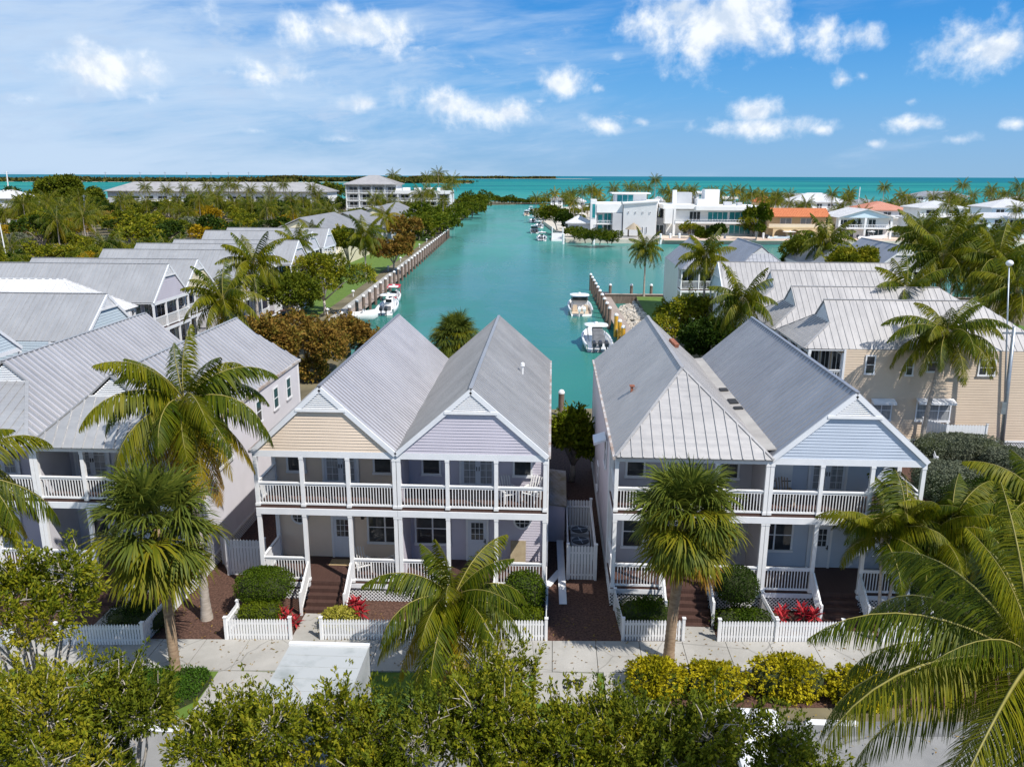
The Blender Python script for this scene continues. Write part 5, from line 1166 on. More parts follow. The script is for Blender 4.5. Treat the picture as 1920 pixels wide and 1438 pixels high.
fr_mats = [leafmat('frond_green', [(.030, .060, .007), (.072, .108, .009), (.14, .17, .013)], .28, .38, .5),
           leafmat('frond_lime', [(.075, .105, .008), (.14, .165, .012), (.22, .22, .02)], .30, .38, .5),
           leafmat('frond_yellow', [(.20, .17, .02), (.32, .25, .03), (.22, .22, .025)], .28, .45, .4), leafmat('frond_dry', [(.16, .10, .045), (.26, .17, .07), (.34, .24, .10)], .2, .7)]
rachis_m = mat('frond_rib', (.22, .20, .04), (.32, .27, .07), .5, sc=2)
fan_mats = [leafmat('fan_green', [(.058, .090, .028), (.10, .142, .042), (.155, .19, .055)], .25, .42, .5), leafmat('fan_lime', [(.10, .13, .016), (.16, .18, .022), (.22, .21, .03)], .28, .42, .5), leafmat('fan_dry', [(.14, .085, .035), (.24, .14, .04), (.30, .19, .06)], .2, .6)]

def frond_arrays(L, e0, bend, pairs, ll, w=.045, seg=2, side=0.0, hang=.5):
    """feather frond along +x from the origin; returns vertices, quads, material ids"""
    T = np.linspace(0, 1, 40); e = e0 - bend * T ** 1.35
    st = np.stack([np.cos(e), side * T, np.sin(e)], 1); st = nrm(st) * (L / 39)
    pts = np.concatenate([[np.zeros(3)], np.cumsum(st, 0)[:-1]]); tan_ = nrm(st)
    V, F, M = [], [], []; off = 0
    # rib: a three-sided strip, thick at the base
    idx = np.linspace(0, 39, 11).astype(int)
    for j, i in enumerate(idx):
        r = .045 * (1 - .85 * T[i]) * (L / 4.2); t = tan_[i]; s = np.array([-t[1], t[0], 0]); s /= max(1e-6, np.linalg.norm(s)); u = np.cross(s, t)
        V += [pts[i] + s * r, pts[i] - s * r, pts[i] - u * r * .8]
        if j: b = off - 3; F += [[b, off, off + 1, b + 1], [b + 1, off + 1, off + 2, b + 2], [b + 2, off + 2, off, b]]; M += [0, 0, 0]
        off += 3
    tt = .13 + .865 * (np.arange(pairs) + .5) / pairs
    for sg in (-1, 1):
        q = tt + RG.normal(size=pairs) * .003; fi = np.clip(q, 0, .999) * 39; i0 = fi.astype(int); fr = (fi - i0)[:, None]; i1 = np.minimum(i0 + 1, 39)
        P = pts[i0] * (1 - fr) + pts[i1] * fr; t = nrm(tan_[i0] * (1 - fr) + tan_[i1] * fr)
        s = nrm(np.stack([-t[:, 1], t[:, 0], 0 * t[:, 0]], 1)) * sg; u = np.cross(s, t) * sg
        l = ll * np.sin(pi * np.clip(.20 + .78 * q, 0, .985)) ** .75 * RG.uniform(.88, 1.08, pairs); l = l[:, None]
        fwd = (.35 + .75 * q ** 2)[:, None]
        D = nrm(s * 1.0 + t * fwd + u * RG.uniform(.05, .28, pairs)[:, None] + RG.normal(size=(pairs, 3)) * .07)
        dn = np.array([0, 0, -1.0]); h = hang * RG.uniform(.6, 1.5, pairs)[:, None]
        cur = P; wv = t * w * .5; rows = [np.stack([P - wv * .6, P + wv * .6], 1)]
        for k in range(1, seg + 1):
            g = k / seg; d = nrm(D + dn * h * g * 1.5); cur = cur + d * l / seg
            ww = wv * (1.0 if k < seg else .12); rows.append(np.stack([cur - ww, cur + ww], 1))
        R_ = np.stack(rows, 1)  # pairs, seg+1, 2, 3
        n0 = off; V += list(R_.reshape(-1, 3)); m = (seg + 1) * 2
        for p in range(pairs):
            for k in range(seg):
                b = n0 + p * m + k * 2; F.append([b, b + 1, b + 3, b + 2]); M.append(1)
        off += pairs * m
    return np.array(V), np.array(F), np.array(M)
def place(V, rz, tr=(0, 0, 0), roll=0.0):
    c, s = cos(rz), sin(rz)
    if roll: V = np.stack([V[:, 0], V[:, 1] * cos(roll) - V[:, 2] * sin(roll), V[:, 1] * sin(roll) + V[:, 2] * cos(roll)], 1)
    return np.stack([V[:, 0] * c - V[:, 1] * s, V[:, 0] * s + V[:, 1] * c, V[:, 2]], 1) + np.array(tr)

FR = []   # near frond pool: (elevation, mesh)
for e0, bend, fm in [(80, 30, 1), (64, 55, 0), (60, 72, 1), (46, 88, 0), (40, 102, 1), (26, 95, 0), (20, 108, 0), (5, 92, 0), (0, 98, 1), (-18, 66, 1), (-38, 48, 2), (-64, 22, 3)]:
    V, F, M = frond_arrays(4.3, radians(e0), radians(bend), 86, 1.12, .055, 3, RG.uniform(-.12, .12), .95)
    FR.append((e0, npmesh('frond', V, F, [rachis_m, fr_mats[fm]], M)))
def palm_trunk(base, top, r0, r1, bulge=1.5, bend=.35, ring=.12):
    mb = MB(); b, c = Vector(base), Vector(top); n = max(8, int((c - b).length / ring)); path, rad = [], []
    h = c - b; sdx = Vector((h.x, h.y, 0))
    for k in range(n + 1):
        q = k / n; p = b + Vector((0, 0, h.z * q)) + sdx * (q ** (1 + bend * 2) if sdx.length > .05 else q)
        path.append(p); rad.append((r0 + (r1 - r0) * q) * (1 + (bulge - 1) * max(0, 1 - q * 7) ** 2) * (1.0 if k % 2 else 1.06))
    mb.tube(path, rad, 10); return mb
FINE = []   # finer fronds for the palm nearest the camera
for e0, bend, fm in [(78, 35, 1), (60, 62, 0), (45, 85, 0), (35, 80, 0), (22, 90, 1), (8, 85, 0), (-8, 78, 0), (-25, 62, 0), (-40, 45, 3)]:
    V, F, M = frond_arrays(4.5, radians(e0), radians(bend), 145, 1.0, .027, 3, RG.uniform(-.15, .15), 1.25)
    FINE.append((e0, npmesh('frond', V, F, [rachis_m, fr_mats[fm]], M)))
def coconut_palm(label, base, top, n=24, L=1.0, r0=.17, nuts=True, group=None, seed=0, skip=None, low=-36, pool=None):
    """near palm: trunk, each frond a part, a bunch of coconuts"""
    t = thing('coconut_palm', label, 'palm tree', base, 0, group); rg = random.Random(seed)
    rel = Vector(top) - Vector(base)
    palm_trunk((0, 0, -.1), rel, r0, r0 * .62).build('trunk', palm_bark, t, True)
    for k in range(n):
        q = (k + .5) / n; want = 80 - q ** .85 * (80 - low)
        c = sorted(pool or FR, key=lambda f: abs(f[0] - want))[rg.choice((0, 0, 1))]
        a = k * 2.39996 + rg.uniform(-.2, .2) + seed
        if skip and skip(a, want): continue
        o = link('frond', c[1], t); o.location = rel; s = L * rg.uniform(.86, 1.1) * (.72 if q < .12 else 1); o.scale = (s, s, s)
        o.rotation_euler = (rg.uniform(-.18, .18), rg.uniform(-.10, .10), a)
    if nuts:
        mb = MB()
        for k in range(9):
            a = rg.uniform(0, 6.28); mb.lathe([(.0, -.13), (.09, -.07), (.11, 0), (.08, .09), (.0, .13)], (rel.x + .15 * cos(k * .7), rel.y + .15 * sin(k * .7), rel.z - .22 - .08 * (k % 3)), 7)
        mb.build('coconut_bunch', mat('coconut_husk', (.20, .20, .04), (.30, .22, .07), .6, sc=4), t, True)
    return t
coconut_palm('tall coconut palm with ringed grey trunk in the mulch between the lilac and beige cottages', (-14.44, 30.03, 0), (-14.5, 30.1, 9.65), 36, .95, .19, seed=1, low=-64)
coconut_palm('short coconut palm in the verge before the lilac gabled cottage', (-3.39, 25.83, 0), (-3.3, 25.7, 3.8), 32, .84, .16, seed=4, nuts=True, low=-62)
coconut_palm('large coconut palm at the lower right corner, its fronds reaching over the street', (at(1935, 1245, 11.3).x + .5, 10.9, 0), tuple(at(1935, 1245, 11.3)), 34, .86, .17, seed=9, low=-50, pool=FINE)
coconut_palm('coconut palm at the left frame edge, only its right fronds in view', (-20.5, 23.6, 0), (-19.6, 23.8, 8.7), 30, .9, .17, seed=3, low=-60)
coconut_palm('coconut palm with a slanting grey trunk before the tan villa', (24.9, 52.6, 0), (25.9, 53.2, 8.4), 26, 1.0, .16, seed=6, low=-34)
coconut_palm('coconut palm behind the blue cottage lawn at the right frame edge', (21.5, 33.5, 0), (21.3, 33.2, 4.6), 28, 1.0, .15, seed=12, low=-50)

# far and middle palms: one pool of crowns, one trunk, copied
def crown_mesh(nf, L, pairs, ll, w, seg, mats, low=-48):
    VV, FF, MM = [], [], []; o = 0
    for k in range(nf):
        q = (k + .5) / nf; e0 = 80 - q ** .85 * (80 - low); b = 30 + 72 * min(1, q * 2.2) * (1 - .4 * q)
        V, F, M = frond_arrays(L * RG.uniform(.85, 1.1), radians(e0), radians(b), pairs, ll, w, seg, RG.uniform(-.12, .12), 1.0)
        V = place(V, k * 2.39996 + RG.uniform(-.25, .25), (0, 0, 0), RG.uniform(-.2, .2))
        M = M * (1 + RG.integers(0, 2)) if q < .8 else M * RG.choice([1, 2, 3]); VV.append(V); FF.append(F + o); MM.append(M); o += len(V)
    return npmesh('crown', np.concatenate(VV), np.concatenate(FF), [rachis_m] + mats, np.concatenate(MM))
MIDC = [crown_mesh(27, 3.6, 40, 1.0, .085, 2, fr_mats, lw) for lw in (-52, -40, -56)]
FARC = [crown_mesh(24, 3.3, 18, .95, .16, 1, fr_mats, lw) for lw in (-50, -35, -55, -45)]
GOLDC = crown_mesh(18, 3.4, 26, .85, .10, 2, [fr_mats[1], fr_mats[2], fr_mats[2]], -45)
def unit_trunk(bend):
    mb = palm_trunk((0, 0, 0), (bend, 0, 1), .16, .10, 1.4, .4, .09)
    me = bpy.data.meshes.new('trunk'); me.from_pydata(mb.v, [], mb.f); me.materials.append(palm_bark); me.polygons.foreach_set('use_smooth', [True] * len(me.polygons)); return me
TR = [unit_trunk(b) for b in (0.0, .06, -.05, .12)]
TRB = [0.0, .06, -.05, .12]
def palm(label, x, y, h, s=1.0, far=False, group=None, mesh=None, z=0.0, k=None):
    t = thing('coconut_palm', label, 'palm tree', (x, y, z), RG.uniform(0, 6.28), group)
    i = int(RG.integers(0, 4)) if k is None else k
    a = link('trunk', TR[i], t); a.scale = (h if i else 1, 1, h); a.scale = (1, 1, h)
    if i: a.scale = (1.0, 1.0, h)
    c = link('crown', mesh or (FARC[int(RG.integers(0, 4))] if far else MIDC[int(RG.integers(0, 3))]), t); c.location = (TRB[i], 0, h); c.scale = (s, s, s)
    c.rotation_euler = (RG.uniform(-.12, .12), RG.uniform(-.12, .12), RG.uniform(0, 6))
    return t
MP = [('coconut palm with blown fronds rising over the grey villa roofs of the left row', 475, 490, 75, 1.05), ('coconut palm in front of the cream villa porch', 420, 560, 60, 1.0), ('coconut palm beside the shaded vent gables of the right canal row', 1392, 562, 63.5, .95),
      ('coconut palm standing between the slate villas and the pale right row', 1325, 480, 88, 1.05), ('slim lone coconut palm on the basin lawn by the bulkhead', 1211, 464, 127, 1.0), ('bushy coconut palm left of the slate gable behind the right row', 1550, 452, 110, 1.25),
      ('broad coconut palm above the tan villa roof, left of the right edge group', 1770, 478, 84, 1.5), ('coconut palm behind the broad one above the tan villa', 1730, 440, 110, 1.3), ('leaning coconut palm at the right frame edge beside the lamp globe', 1868, 490, 80, 1.35), ('coconut palm at the right frame edge below the lamp globe', 1905, 545, 68, 1.2), ('dark coconut palm behind the lamp globe', 1835, 470, 96, 1.3), ('coconut palm behind the tan villa ridge, fronds over its right end', 1700, 545, 66, 1.05),
      ('coconut palm on the left canal lawn beside the cream gable', 683, 440, 146, 1.3), ('coconut palm between the leaning palm and the broadleaf tree', 555, 455, 118, 1.1), ('small coconut palm over the second left roof', 585, 440, 138, 1.0), ('coconut palm at the upper right corner of the tan villa', 1800, 430, 122, 1.2)]
for lb, px, py, Y, s in MP:
    c = at(px, py, Y); palm(lb, c.x, Y, max(c.z, 2.5), s)
c = at(722, 405, 195); palm('golden yellow coconut palm before the apartment block', c.x, 195, c.z, 1.35, mesh=GOLDC)
for lb, px, py, Y, s in [('tall thin palm above the white modern house', 1229, 338, 300, 1.0), ('tall thin palm above the terracotta roofs', 1658, 352, 330, 1.1), ('tall palm pair member left of the grey seaside roof', 1805, 348, 400, 1.4), ('tall palm standing over the blue white house', 1860, 355, 380, 1.35), ('lower palm right of the tall one over the blue white house', 1887, 363, 370, 1.2), ('dark tall palm at the right frame edge on the horizon', 1913, 350, 330, 1.6),
                         ('palm left of the white block roofs on the horizon', 1195, 352, 350, 1.2), ('tall palm at the canal end of the apartment block', 848, 340, 330, 1.5), ('palm beside the tall one at the apartment block', 838, 352, 325, 1.2), ('palm standing behind the apartment roof terrace', 822, 326, 400, 1.6), ('palm behind the flat part of the apartments', 800, 333, 390, 1.4), ('palm behind the hipped apartment roof', 738, 330, 380, 1.5), ('palm before the apartment balconies', 790, 365, 280, 1.6), ('palm in the middle of the apartment front', 806, 360, 290, 1.3), ('palm before the right end of the apartments', 830, 375, 285, 1.1)]:
    c = at(px, py, Y); palm(lb, c.x, Y, max(3, c.z), s, True)

for k, (px, py) in enumerate([(272, 352), (345, 353), (388, 350), (412, 352), (428, 346), (442, 349), (505, 354), (531, 346), (585, 352), (312, 356), (470, 356)]):
    c = at(px, py, 368 + k % 3 * 4); palm('tall coconut palm standing before the long low building', c.x, 368 + k % 3 * 4, c.z, 1.35, True, 'palms before the long building')
# big tree, groves, mangroves: pools of crowns copied one tree at a time
def pool_tree(rx, ry, rz, nl, ntw, ln, wd, lm, H):
    C, R = lobes_of(nl, rx, ry, rz); C = C + np.array([0, 0, H]); P, O = shell_points(C, R, ntw, .8, -.6); V, F = rosettes(P, O, 6, ln, wd, .9, .15)
    mb = trunk_limbs(C, (0, 0, -.1), .22); tm_ = bpy.data.meshes.new('trunk'); tm_.from_pydata(mb.v, [], mb.f); tm_.materials.append(bark)
    return npmesh('crown', V, F, lm), tm_
POOL = {'green': [pool_tree(4, 3.8, 2.6, 10, 620, .42, .26, lf_mid, 4.2), pool_tree(3.6, 4, 2.8, 9, 620, .42, .26, lf_dark, 4.4)], 'olive': [pool_tree(4, 3.8, 2.4, 10, 620, .42, .26, lf_button, 3.8)], 'gold': [pool_tree(4, 3.8, 2.2, 9, 600, .42, .26, lf_gold, 3.6)],
        'mangrove': [pool_tree(4.6, 4.6, 3.2, 10, 800, .42, .26, lf_mangrove, 3.0), pool_tree(4.4, 4.8, 2.8, 9, 760, .42, .26, lf_mangrove, 2.8)], 'brown': [pool_tree(4, 3.8, 2.0, 9, 620, .42, .24, lf_brown, 3.0)], 'silver': [pool_tree(4, 3.6, 1.8, 8, 520, .4, .24, lf_silver, 2.4)]}
def grove_tree(kind, label, x, y, s, group, zs=1.0, name='broadleaf_tree', z=0.0):
    cr, tk = POOL[kind][int(RG.integers(0, len(POOL[kind])))]
    t = thing(name, label, 'tree', (x, y, z), RG.uniform(0, 6.28), group); t.scale = (s, s, s * zs)
    link('trunk', tk, t); link('crown', cr, t); return t
PN = [(1005, 372), (1025, 368), (1040, 363), (1058, 366), (1072, 362), (1092, 360), (1110, 356), (1121, 362), (1150, 354), (1180, 351), (1215, 353), (1245, 358), (1258, 362), (1275, 356), (1290, 360), (1300, 356), (1350, 362), (1375, 360), (1388, 358), (1400, 370), (1410, 363), (1425, 366), (1435, 374), (1455, 366), (1560, 364), (1590, 374), (1700, 374), (1690, 366), (1750, 370), (1780, 365)]
for k, (px, py) in enumerate(PN):
    Y = 300 + 9 * (k % 4) + (60 if px < 1090 else 0); c = at(px, py, Y); palm('yellow green coconut palm rising behind the front houses of the far peninsula', c.x, Y, c.z, 1.15, True, 'palms behind the peninsula houses', GOLDC if k % 5 == 2 else None)
for k, (px, py) in enumerate([(1012, 384), (1030, 382), (1050, 384), (1076, 388), (1088, 396), (1130, 378), (1248, 384), (1418, 398), (1412, 415), (1428, 420), (1556, 410), (1566, 430), (1690, 420), (1705, 435), (1600, 395), (1735, 432)]):
    Y = 262 if px > 1400 else 350 if px < 1100 else 296; c = at(px, py + 12, Y); grove_tree('olive' if k % 2 else 'mangrove', 'leafy green tree beside the front houses of the far peninsula', c.x, Y, max(.55, min(1.25, (c.z + 2) / 5.5)), 'green trees beside the peninsula houses')
# fan palms
def fan_arrays(pet, R, nseg, droop, e0, w=.05):
    """palmate leaf on a petiole along +x; the blade folds and its tips hang"""
    V, F = [], []; off = 0
    d = np.array([cos(e0), 0, sin(e0)]); u = np.array([-sin(e0), 0, cos(e0)])
    for k, r in ((0, .03), (1, .018)):
        p = d * pet * k + np.array([0, 0, -.10 * pet * k]); V += [p + np.array([0, r, 0]), p - np.array([0, r, 0]), p - u * r]
    F += [[0, 3, 4, 1], [1, 4, 5, 2], [2, 5, 3, 0]]; off = 6
    hub = d * pet + np.array([0, 0, -.10 * pet]); side = np.array([0, 1.0, 0]); dn = np.array([0, 0, -1.0])
    for k in range(nseg):
        a = (k / (nseg - 1) - .5) * radians(250) + RG.normal() * .03
        D = d * cos(a) + side * sin(a) + u * (.28 * abs(sin(a)) + RG.uniform(-.04, .1)); D /= np.linalg.norm(D)
        l = R * (1 - .33 * (abs(a) / radians(125)) ** 2) * RG.uniform(.9, 1.1); q = np.cross(D, u); q /= np.linalg.norm(q)
        p0 = hub + d * .05 * R * cos(a); dr = droop * RG.uniform(.6, 1.4)
        cur = p0; rows = [(cur, .012)]
        for g, ww in ((.42, w), (.75, w * .7), (1.0, w * .08)):
            step = (.42, .33, .25)[(0, 1, 2)[[.42, .75, 1.0].index(g)]]
            dd = D + dn * dr * g * g * 1.6; dd /= np.linalg.norm(dd); cur = cur + dd * l * step; rows.append((cur, ww))
        for cpt, ww in rows: V += [cpt - q * ww * .5, cpt + q * ww * .5]
        for j in range(3): b = off + 2 * j; F.append([b, b + 1, b + 3, b + 2])
        off += 8
    return np.array(V), np.array(F)
FAN = []
for e0, dr, fm in [(78, .35, 0), (60, .5, 0), (45, .6, 0), (30, .7, 0), (30, .75, 1), (12, .8, 0), (0, .85, 1), (-15, .9, 0), (-30, .9, 1), (-48, .8, 1), (-60, .6, 2), (-74, .4, 2)]:
    V, F = fan_arrays(1.2, 1.25, 42, dr * 1.15, radians(e0), .07); FAN.append((e0, npmesh('fan_leaf', V, F, fan_mats[fm])))
def fan_palm(label, base, top, n=56, s=1.0, r0=.17, seed=0, low=-66, group=None):
    t = thing('fan_palm', label, 'palm tree', base, 0, group); rg = random.Random(seed); rel = Vector(top) - Vector(base)
    palm_trunk((0, 0, -.1), rel, r0 * 1.1, r0 * .95, 1.25, .3, .10).build('trunk', sabal_bark, t, True)
    for k in range(n):
        q = (k + .5) / n; want = 82 - q ** .95 * (82 - low); c = sorted(FAN, key=lambda f: abs(f[0] - want))[rg.choice((0, 0, 1))]
        o = link('fan_leaf', c[1], t); o.location = rel + Vector((0, 0, .25 * (1 - q))); sc = s * rg.uniform(.85, 1.12); o.scale = (sc, sc, sc); o.rotation_euler = (rg.uniform(-.25, .25), rg.uniform(-.12, .12), k * 2.39996 + rg.uniform(-.3, .3))
    return t
fan_palm('fan palm with round shaggy crown in the verge before the lilac left cottage', (-13.95, 26.07, 0), (-14.0, 26.1, 6.0), 60, 1.08, .17, 2, low=-58)
fan_palm('fan palm with a dense round crown and dry skirt before the grey hip roofed cottage', (4.77, 27.97, 0), (5.15, 28.0, 5.95), 110, .96, .19, 5, low=-76)
fan_palm('fan palm crown showing between the roofs of the centre pair', (-6.5, 53.6, 0), (-6.5, 53.6, 7.5), 96, .80, .18, 8, low=-50)
# slender multi-stem palm at the blue cottage
t = thing('cluster_palm', 'slender many stemmed palm beside the steps of the blue cottage', 'palm tree', (13.9, 30.6, 0))
for (dx, dy, h, sd) in [(-.25, 0, 4.3, 1), (.25, .1, 4.8, 2), (.9, .4, 4.0, 3), (1.5, .9, 4.5, 4)]:
    palm_trunk((dx * .6, dy, 0), (dx * 1.8, dy, h), .07, .05, 1.3, .2, .14).build('trunk', palm_bark, t, True)
    rg = random.Random(sd)
    for k in range(17):
        want = 75 - k * 6; c = sorted(FR, key=lambda f: abs(f[0] - want))[0]; o = link('frond', FR[[1, 2, 4, 6][k % 4]][1] if k < 12 else c[1], t)
        o.location = (dx * 1.8, dy, h); s = .62 * rg.uniform(.85, 1.15); o.scale = (s, s * 1.25, s); o.rotation_euler = (rg.uniform(-.2, .2), rg.uniform(-.2, .2), k * 2.4 + sd)

# foreground trees on the near side of the street
def fg(label, px, py, Y, rx, ry, rz, nl, ntw, **kw):
    c = at(px, py, Y); base = (c.x, Y, 0)
    return broad_tree('buttonwood_tree', label, 'tree', base, c.z, rx, ry, rz, nl, ntw, 9, .125, .05, kw.pop('lm', lf_button), r0=.12, twigs=kw.pop('twigs', 220), jit=.045, spread=.85, group='foreground street trees', shoots=130, **kw)
FGL = [('leafy tree filling the lower left corner of the street', 85, 1390, 16, 2.9, 2.3, 2.1, 18, 3000), ('tall leafy tree at the left frame edge before the lilac porch', 45, 1130, 19, 2.1, 1.9, 2.5, 16, 2300), ('leafy tree right of the lower left corner, over the kerb', 230, 1350, 18, 1.7, 1.6, 1.9, 14, 2000),
       ('leafy tree below the ground cover bed, right of the road gap', 455, 1415, 16.5, 1.5, 1.5, 1.45, 13, 1700), ('leafy tree below the white truck roof', 605, 1412, 16.5, 1.9, 1.8, 1.75, 14, 2000), ('leafy tree at the foot of the frame left of centre', 770, 1408, 16.5, 1.9, 1.7, 1.9, 13, 2000), ('leafy tree before the short coconut palm', 940, 1352, 17.5, 1.9, 1.7, 2.1, 14, 2200), ('leafy tree at the foot of the frame right of centre', 1085, 1398, 17, 1.8, 1.6, 1.9, 13, 1900)]
for k, a in enumerate(FGL): fg(*a, **({'lm': lf_mid} if k in (2, 5) else {}))
fg('leafy tree at the foot of the frame between the two tones of street trees', 985, 1460, 16.3, 1.5, 1.5, 1.4, 11, 1500)
fg('darker leafy tree left of the white parked van', 1215, 1412, 17, 1.8, 1.7, 1.8, 15, 2400, lm=lf_mid)
fg('darker leafy tree in front of the white parked van', 1340, 1425, 17, 1.6, 1.5, 1.5, 13, 2000, lm=lf_mid)
fg('darker leafy tree at the foot of the frame beside the corner palm', 1480, 1470, 16.5, 1.3, 1.3, 1.2, 10, 1200, lm=lf_mid)

# clipped shrubs and hedges
def shrub(name, label, cat, x, y, rx, ry, rz, p=2.0, n=2600, ln=.07, wd=.04, lm=None, z=0.0, lump=.06, rz0=0.0, stem=None, kind=None, group=None, core=True, k=1):
    t = thing(name, label, cat, (x, y, z), rz0, group)
    if stem:
        mb = MB()
        for a in range(4): mb.tube([(0.05 * cos(a * 1.6), .05 * sin(a * 1.6), 0), (.3 * rx * cos(a * 1.6), .3 * ry * sin(a * 1.6), stem + rz * .4)], [.05, .03], 6)
        mb.build('stem', bark, t)
    cz = (stem or 0) + rz
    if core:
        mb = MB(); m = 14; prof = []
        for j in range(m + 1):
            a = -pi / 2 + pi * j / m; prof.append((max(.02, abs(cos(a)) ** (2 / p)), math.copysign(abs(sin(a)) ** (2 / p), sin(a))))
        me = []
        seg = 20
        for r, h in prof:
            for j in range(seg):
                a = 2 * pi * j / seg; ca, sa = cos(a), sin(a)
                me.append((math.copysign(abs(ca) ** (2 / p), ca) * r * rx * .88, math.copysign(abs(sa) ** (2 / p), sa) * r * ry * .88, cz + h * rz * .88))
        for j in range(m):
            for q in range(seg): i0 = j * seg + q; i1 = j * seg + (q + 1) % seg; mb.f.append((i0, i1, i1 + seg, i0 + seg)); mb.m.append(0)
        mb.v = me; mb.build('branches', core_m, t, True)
    u = rdir(n); u = u[u[:, 2] > -.75]; R = np.array([rx, ry, rz]); r = (np.abs(u / R) ** p).sum(1) ** (-1 / p)
    nz = np.sin(u @ np.array([7, 3, 5]) * 1.9 + x) * np.sin(u @ np.array([-4, 6, 3]) * 2.3 + y)
    P = u * (r * (RG.uniform(.9, 1.03, len(u)) + lump * nz))[:, None] + np.array([0, 0, cz])
    if k > 1: V, F = rosettes(P, u, k, ln, wd, .9, ln * .3)
    else: V, F = leaves(P, u * .55 + rdir(len(u)) * .8 + np.array([0, 0, .25]), u + rdir(len(u)) * .6, ln * RG.uniform(.7, 1.3, len(u)), wd)
    link('foliage', npmesh('foliage', V, F, lm or lf_clip), t)
    return t
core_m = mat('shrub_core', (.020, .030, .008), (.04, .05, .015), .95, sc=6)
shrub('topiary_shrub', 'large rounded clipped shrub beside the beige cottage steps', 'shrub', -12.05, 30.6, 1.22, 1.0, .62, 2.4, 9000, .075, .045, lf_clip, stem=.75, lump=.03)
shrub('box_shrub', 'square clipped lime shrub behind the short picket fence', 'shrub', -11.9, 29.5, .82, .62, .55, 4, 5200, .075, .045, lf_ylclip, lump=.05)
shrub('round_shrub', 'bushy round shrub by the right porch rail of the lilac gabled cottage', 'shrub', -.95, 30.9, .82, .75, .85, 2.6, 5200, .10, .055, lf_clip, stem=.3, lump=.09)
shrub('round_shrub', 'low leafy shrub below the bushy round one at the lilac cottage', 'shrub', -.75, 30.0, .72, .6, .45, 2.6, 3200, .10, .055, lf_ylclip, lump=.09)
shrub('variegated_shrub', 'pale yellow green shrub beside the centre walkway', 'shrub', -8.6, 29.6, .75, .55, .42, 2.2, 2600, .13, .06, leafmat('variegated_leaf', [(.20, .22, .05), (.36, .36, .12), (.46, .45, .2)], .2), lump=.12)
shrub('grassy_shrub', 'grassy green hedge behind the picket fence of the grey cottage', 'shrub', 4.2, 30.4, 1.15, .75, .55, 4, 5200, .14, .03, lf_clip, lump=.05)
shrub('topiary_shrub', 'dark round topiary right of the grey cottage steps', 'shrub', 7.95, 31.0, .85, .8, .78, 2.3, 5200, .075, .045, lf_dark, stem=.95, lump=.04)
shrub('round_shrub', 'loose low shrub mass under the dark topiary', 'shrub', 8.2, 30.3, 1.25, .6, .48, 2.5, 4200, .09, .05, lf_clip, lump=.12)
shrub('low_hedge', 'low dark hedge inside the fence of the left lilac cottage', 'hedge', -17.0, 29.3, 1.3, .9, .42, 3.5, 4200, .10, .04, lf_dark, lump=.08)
for lb, px, py, rx, ry, rz in [('yellow croton clump at the left end of the right verge bed', 1228, 1282, .95, .75, .55), ('yellow croton clump between the fan palm trunk and the widest clump', 1335, 1285, 1.15, .75, .5), ('widest yellow croton clump in the right verge bed', 1475, 1285, 1.45, .8, .62), ('yellow croton clump partly under the corner palm fronds', 1610, 1300, 1.05, .75, .55)]:
    c = atz(px, py, .3); shrub('croton_shrub', lb, 'shrub', c.x, c.y, rx, ry, rz, 2.6, 1500, .12, .065, lf_yellow, lump=.16, k=4, group='croton bed')
def ti_plant(label, x, y, n=5, h=.8):
    t = thing('ti_plant', label, 'plant', (x, y, 0)); P, D = [], []; mb = MB()
    for s in range(n):
        a = RG.uniform(0, 6.28); r = RG.uniform(.0, .38); b = np.array([r * cos(a), r * sin(a), 0]); z = h * RG.uniform(.45, 1.0); tip = b + np.array([0, 0, z])
        mb.tube([tuple(b), tuple(tip)], [.018, .012], 5)
        for k in range(14):
            aa = k * 2.4; P.append(tip - np.array([0, 0, .012 * k])); D.append([cos(aa), sin(aa), 1.3 - .14 * k])
    mb.build('stem', bark, t); P, D = np.array(P), np.array(D)
    V, F = leaves(P, D, np.array([0, 0, 1.0]) + rdir(len(P)) * .2, .42, .10); link('foliage', npmesh('foliage', V, F, lf_ti), t)
ti_plant('red ti plant behind the short picket fence beside the lime shrub', -10.75, 29.45, 4, .6); ti_plant('dark red ti plant by the centre steps', -8.05, 30.0, 6, 1.1)
ti_plant('bright magenta ti plant before the lattice of the blue cottage', 10.9, 30.6, 8, 1.0); ti_plant('small red ti plant left of the magenta one', 9.75, 30.75, 4, .8)
# clipped ground cover beds (nobody could count the plants)
def cover(name, poly, n, h, lm, ln=.075, wd=.05):
    poly = np.array(poly); lo, hi = poly.min(0), poly.max(0); P = RG.uniform(lo, hi, (n * 3, 2)); ins = np.zeros(len(P), bool); j = len(poly) - 1
    for i in range(len(poly)):
        c = ((poly[i, 1] > P[:, 1]) != (poly[j, 1] > P[:, 1])) & (P[:, 0] < (poly[j, 0] - poly[i, 0]) * (P[:, 1] - poly[i, 1]) / (poly[j, 1] - poly[i, 1] + 1e-9) + poly[i, 0]); ins ^= c; j = i
    P = P[ins][:n]; z = h * RG.uniform(.55, 1.0, len(P)) + .05 * np.sin(P[:, 0] * 5) * np.sin(P[:, 1] * 6)
    Q = np.column_stack([P, z]); V, F = leaves(Q, rdir(len(Q)) + np.array([0, 0, .35]), np.array([0, 0, 1.0]) + rdir(len(Q)) * .6, ln, wd)
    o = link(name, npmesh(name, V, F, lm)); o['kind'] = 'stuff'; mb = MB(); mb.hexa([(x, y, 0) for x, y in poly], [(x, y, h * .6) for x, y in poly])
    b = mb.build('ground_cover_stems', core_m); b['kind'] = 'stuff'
cover('ground_cover', [(-16.2, 24.2), (-13.0, 24.0), (-12.5, 24.6), (-12.45, 25.8), (-12.9, 26.3), (-16.3, 26.1)], 9000, .3, lf_cover)
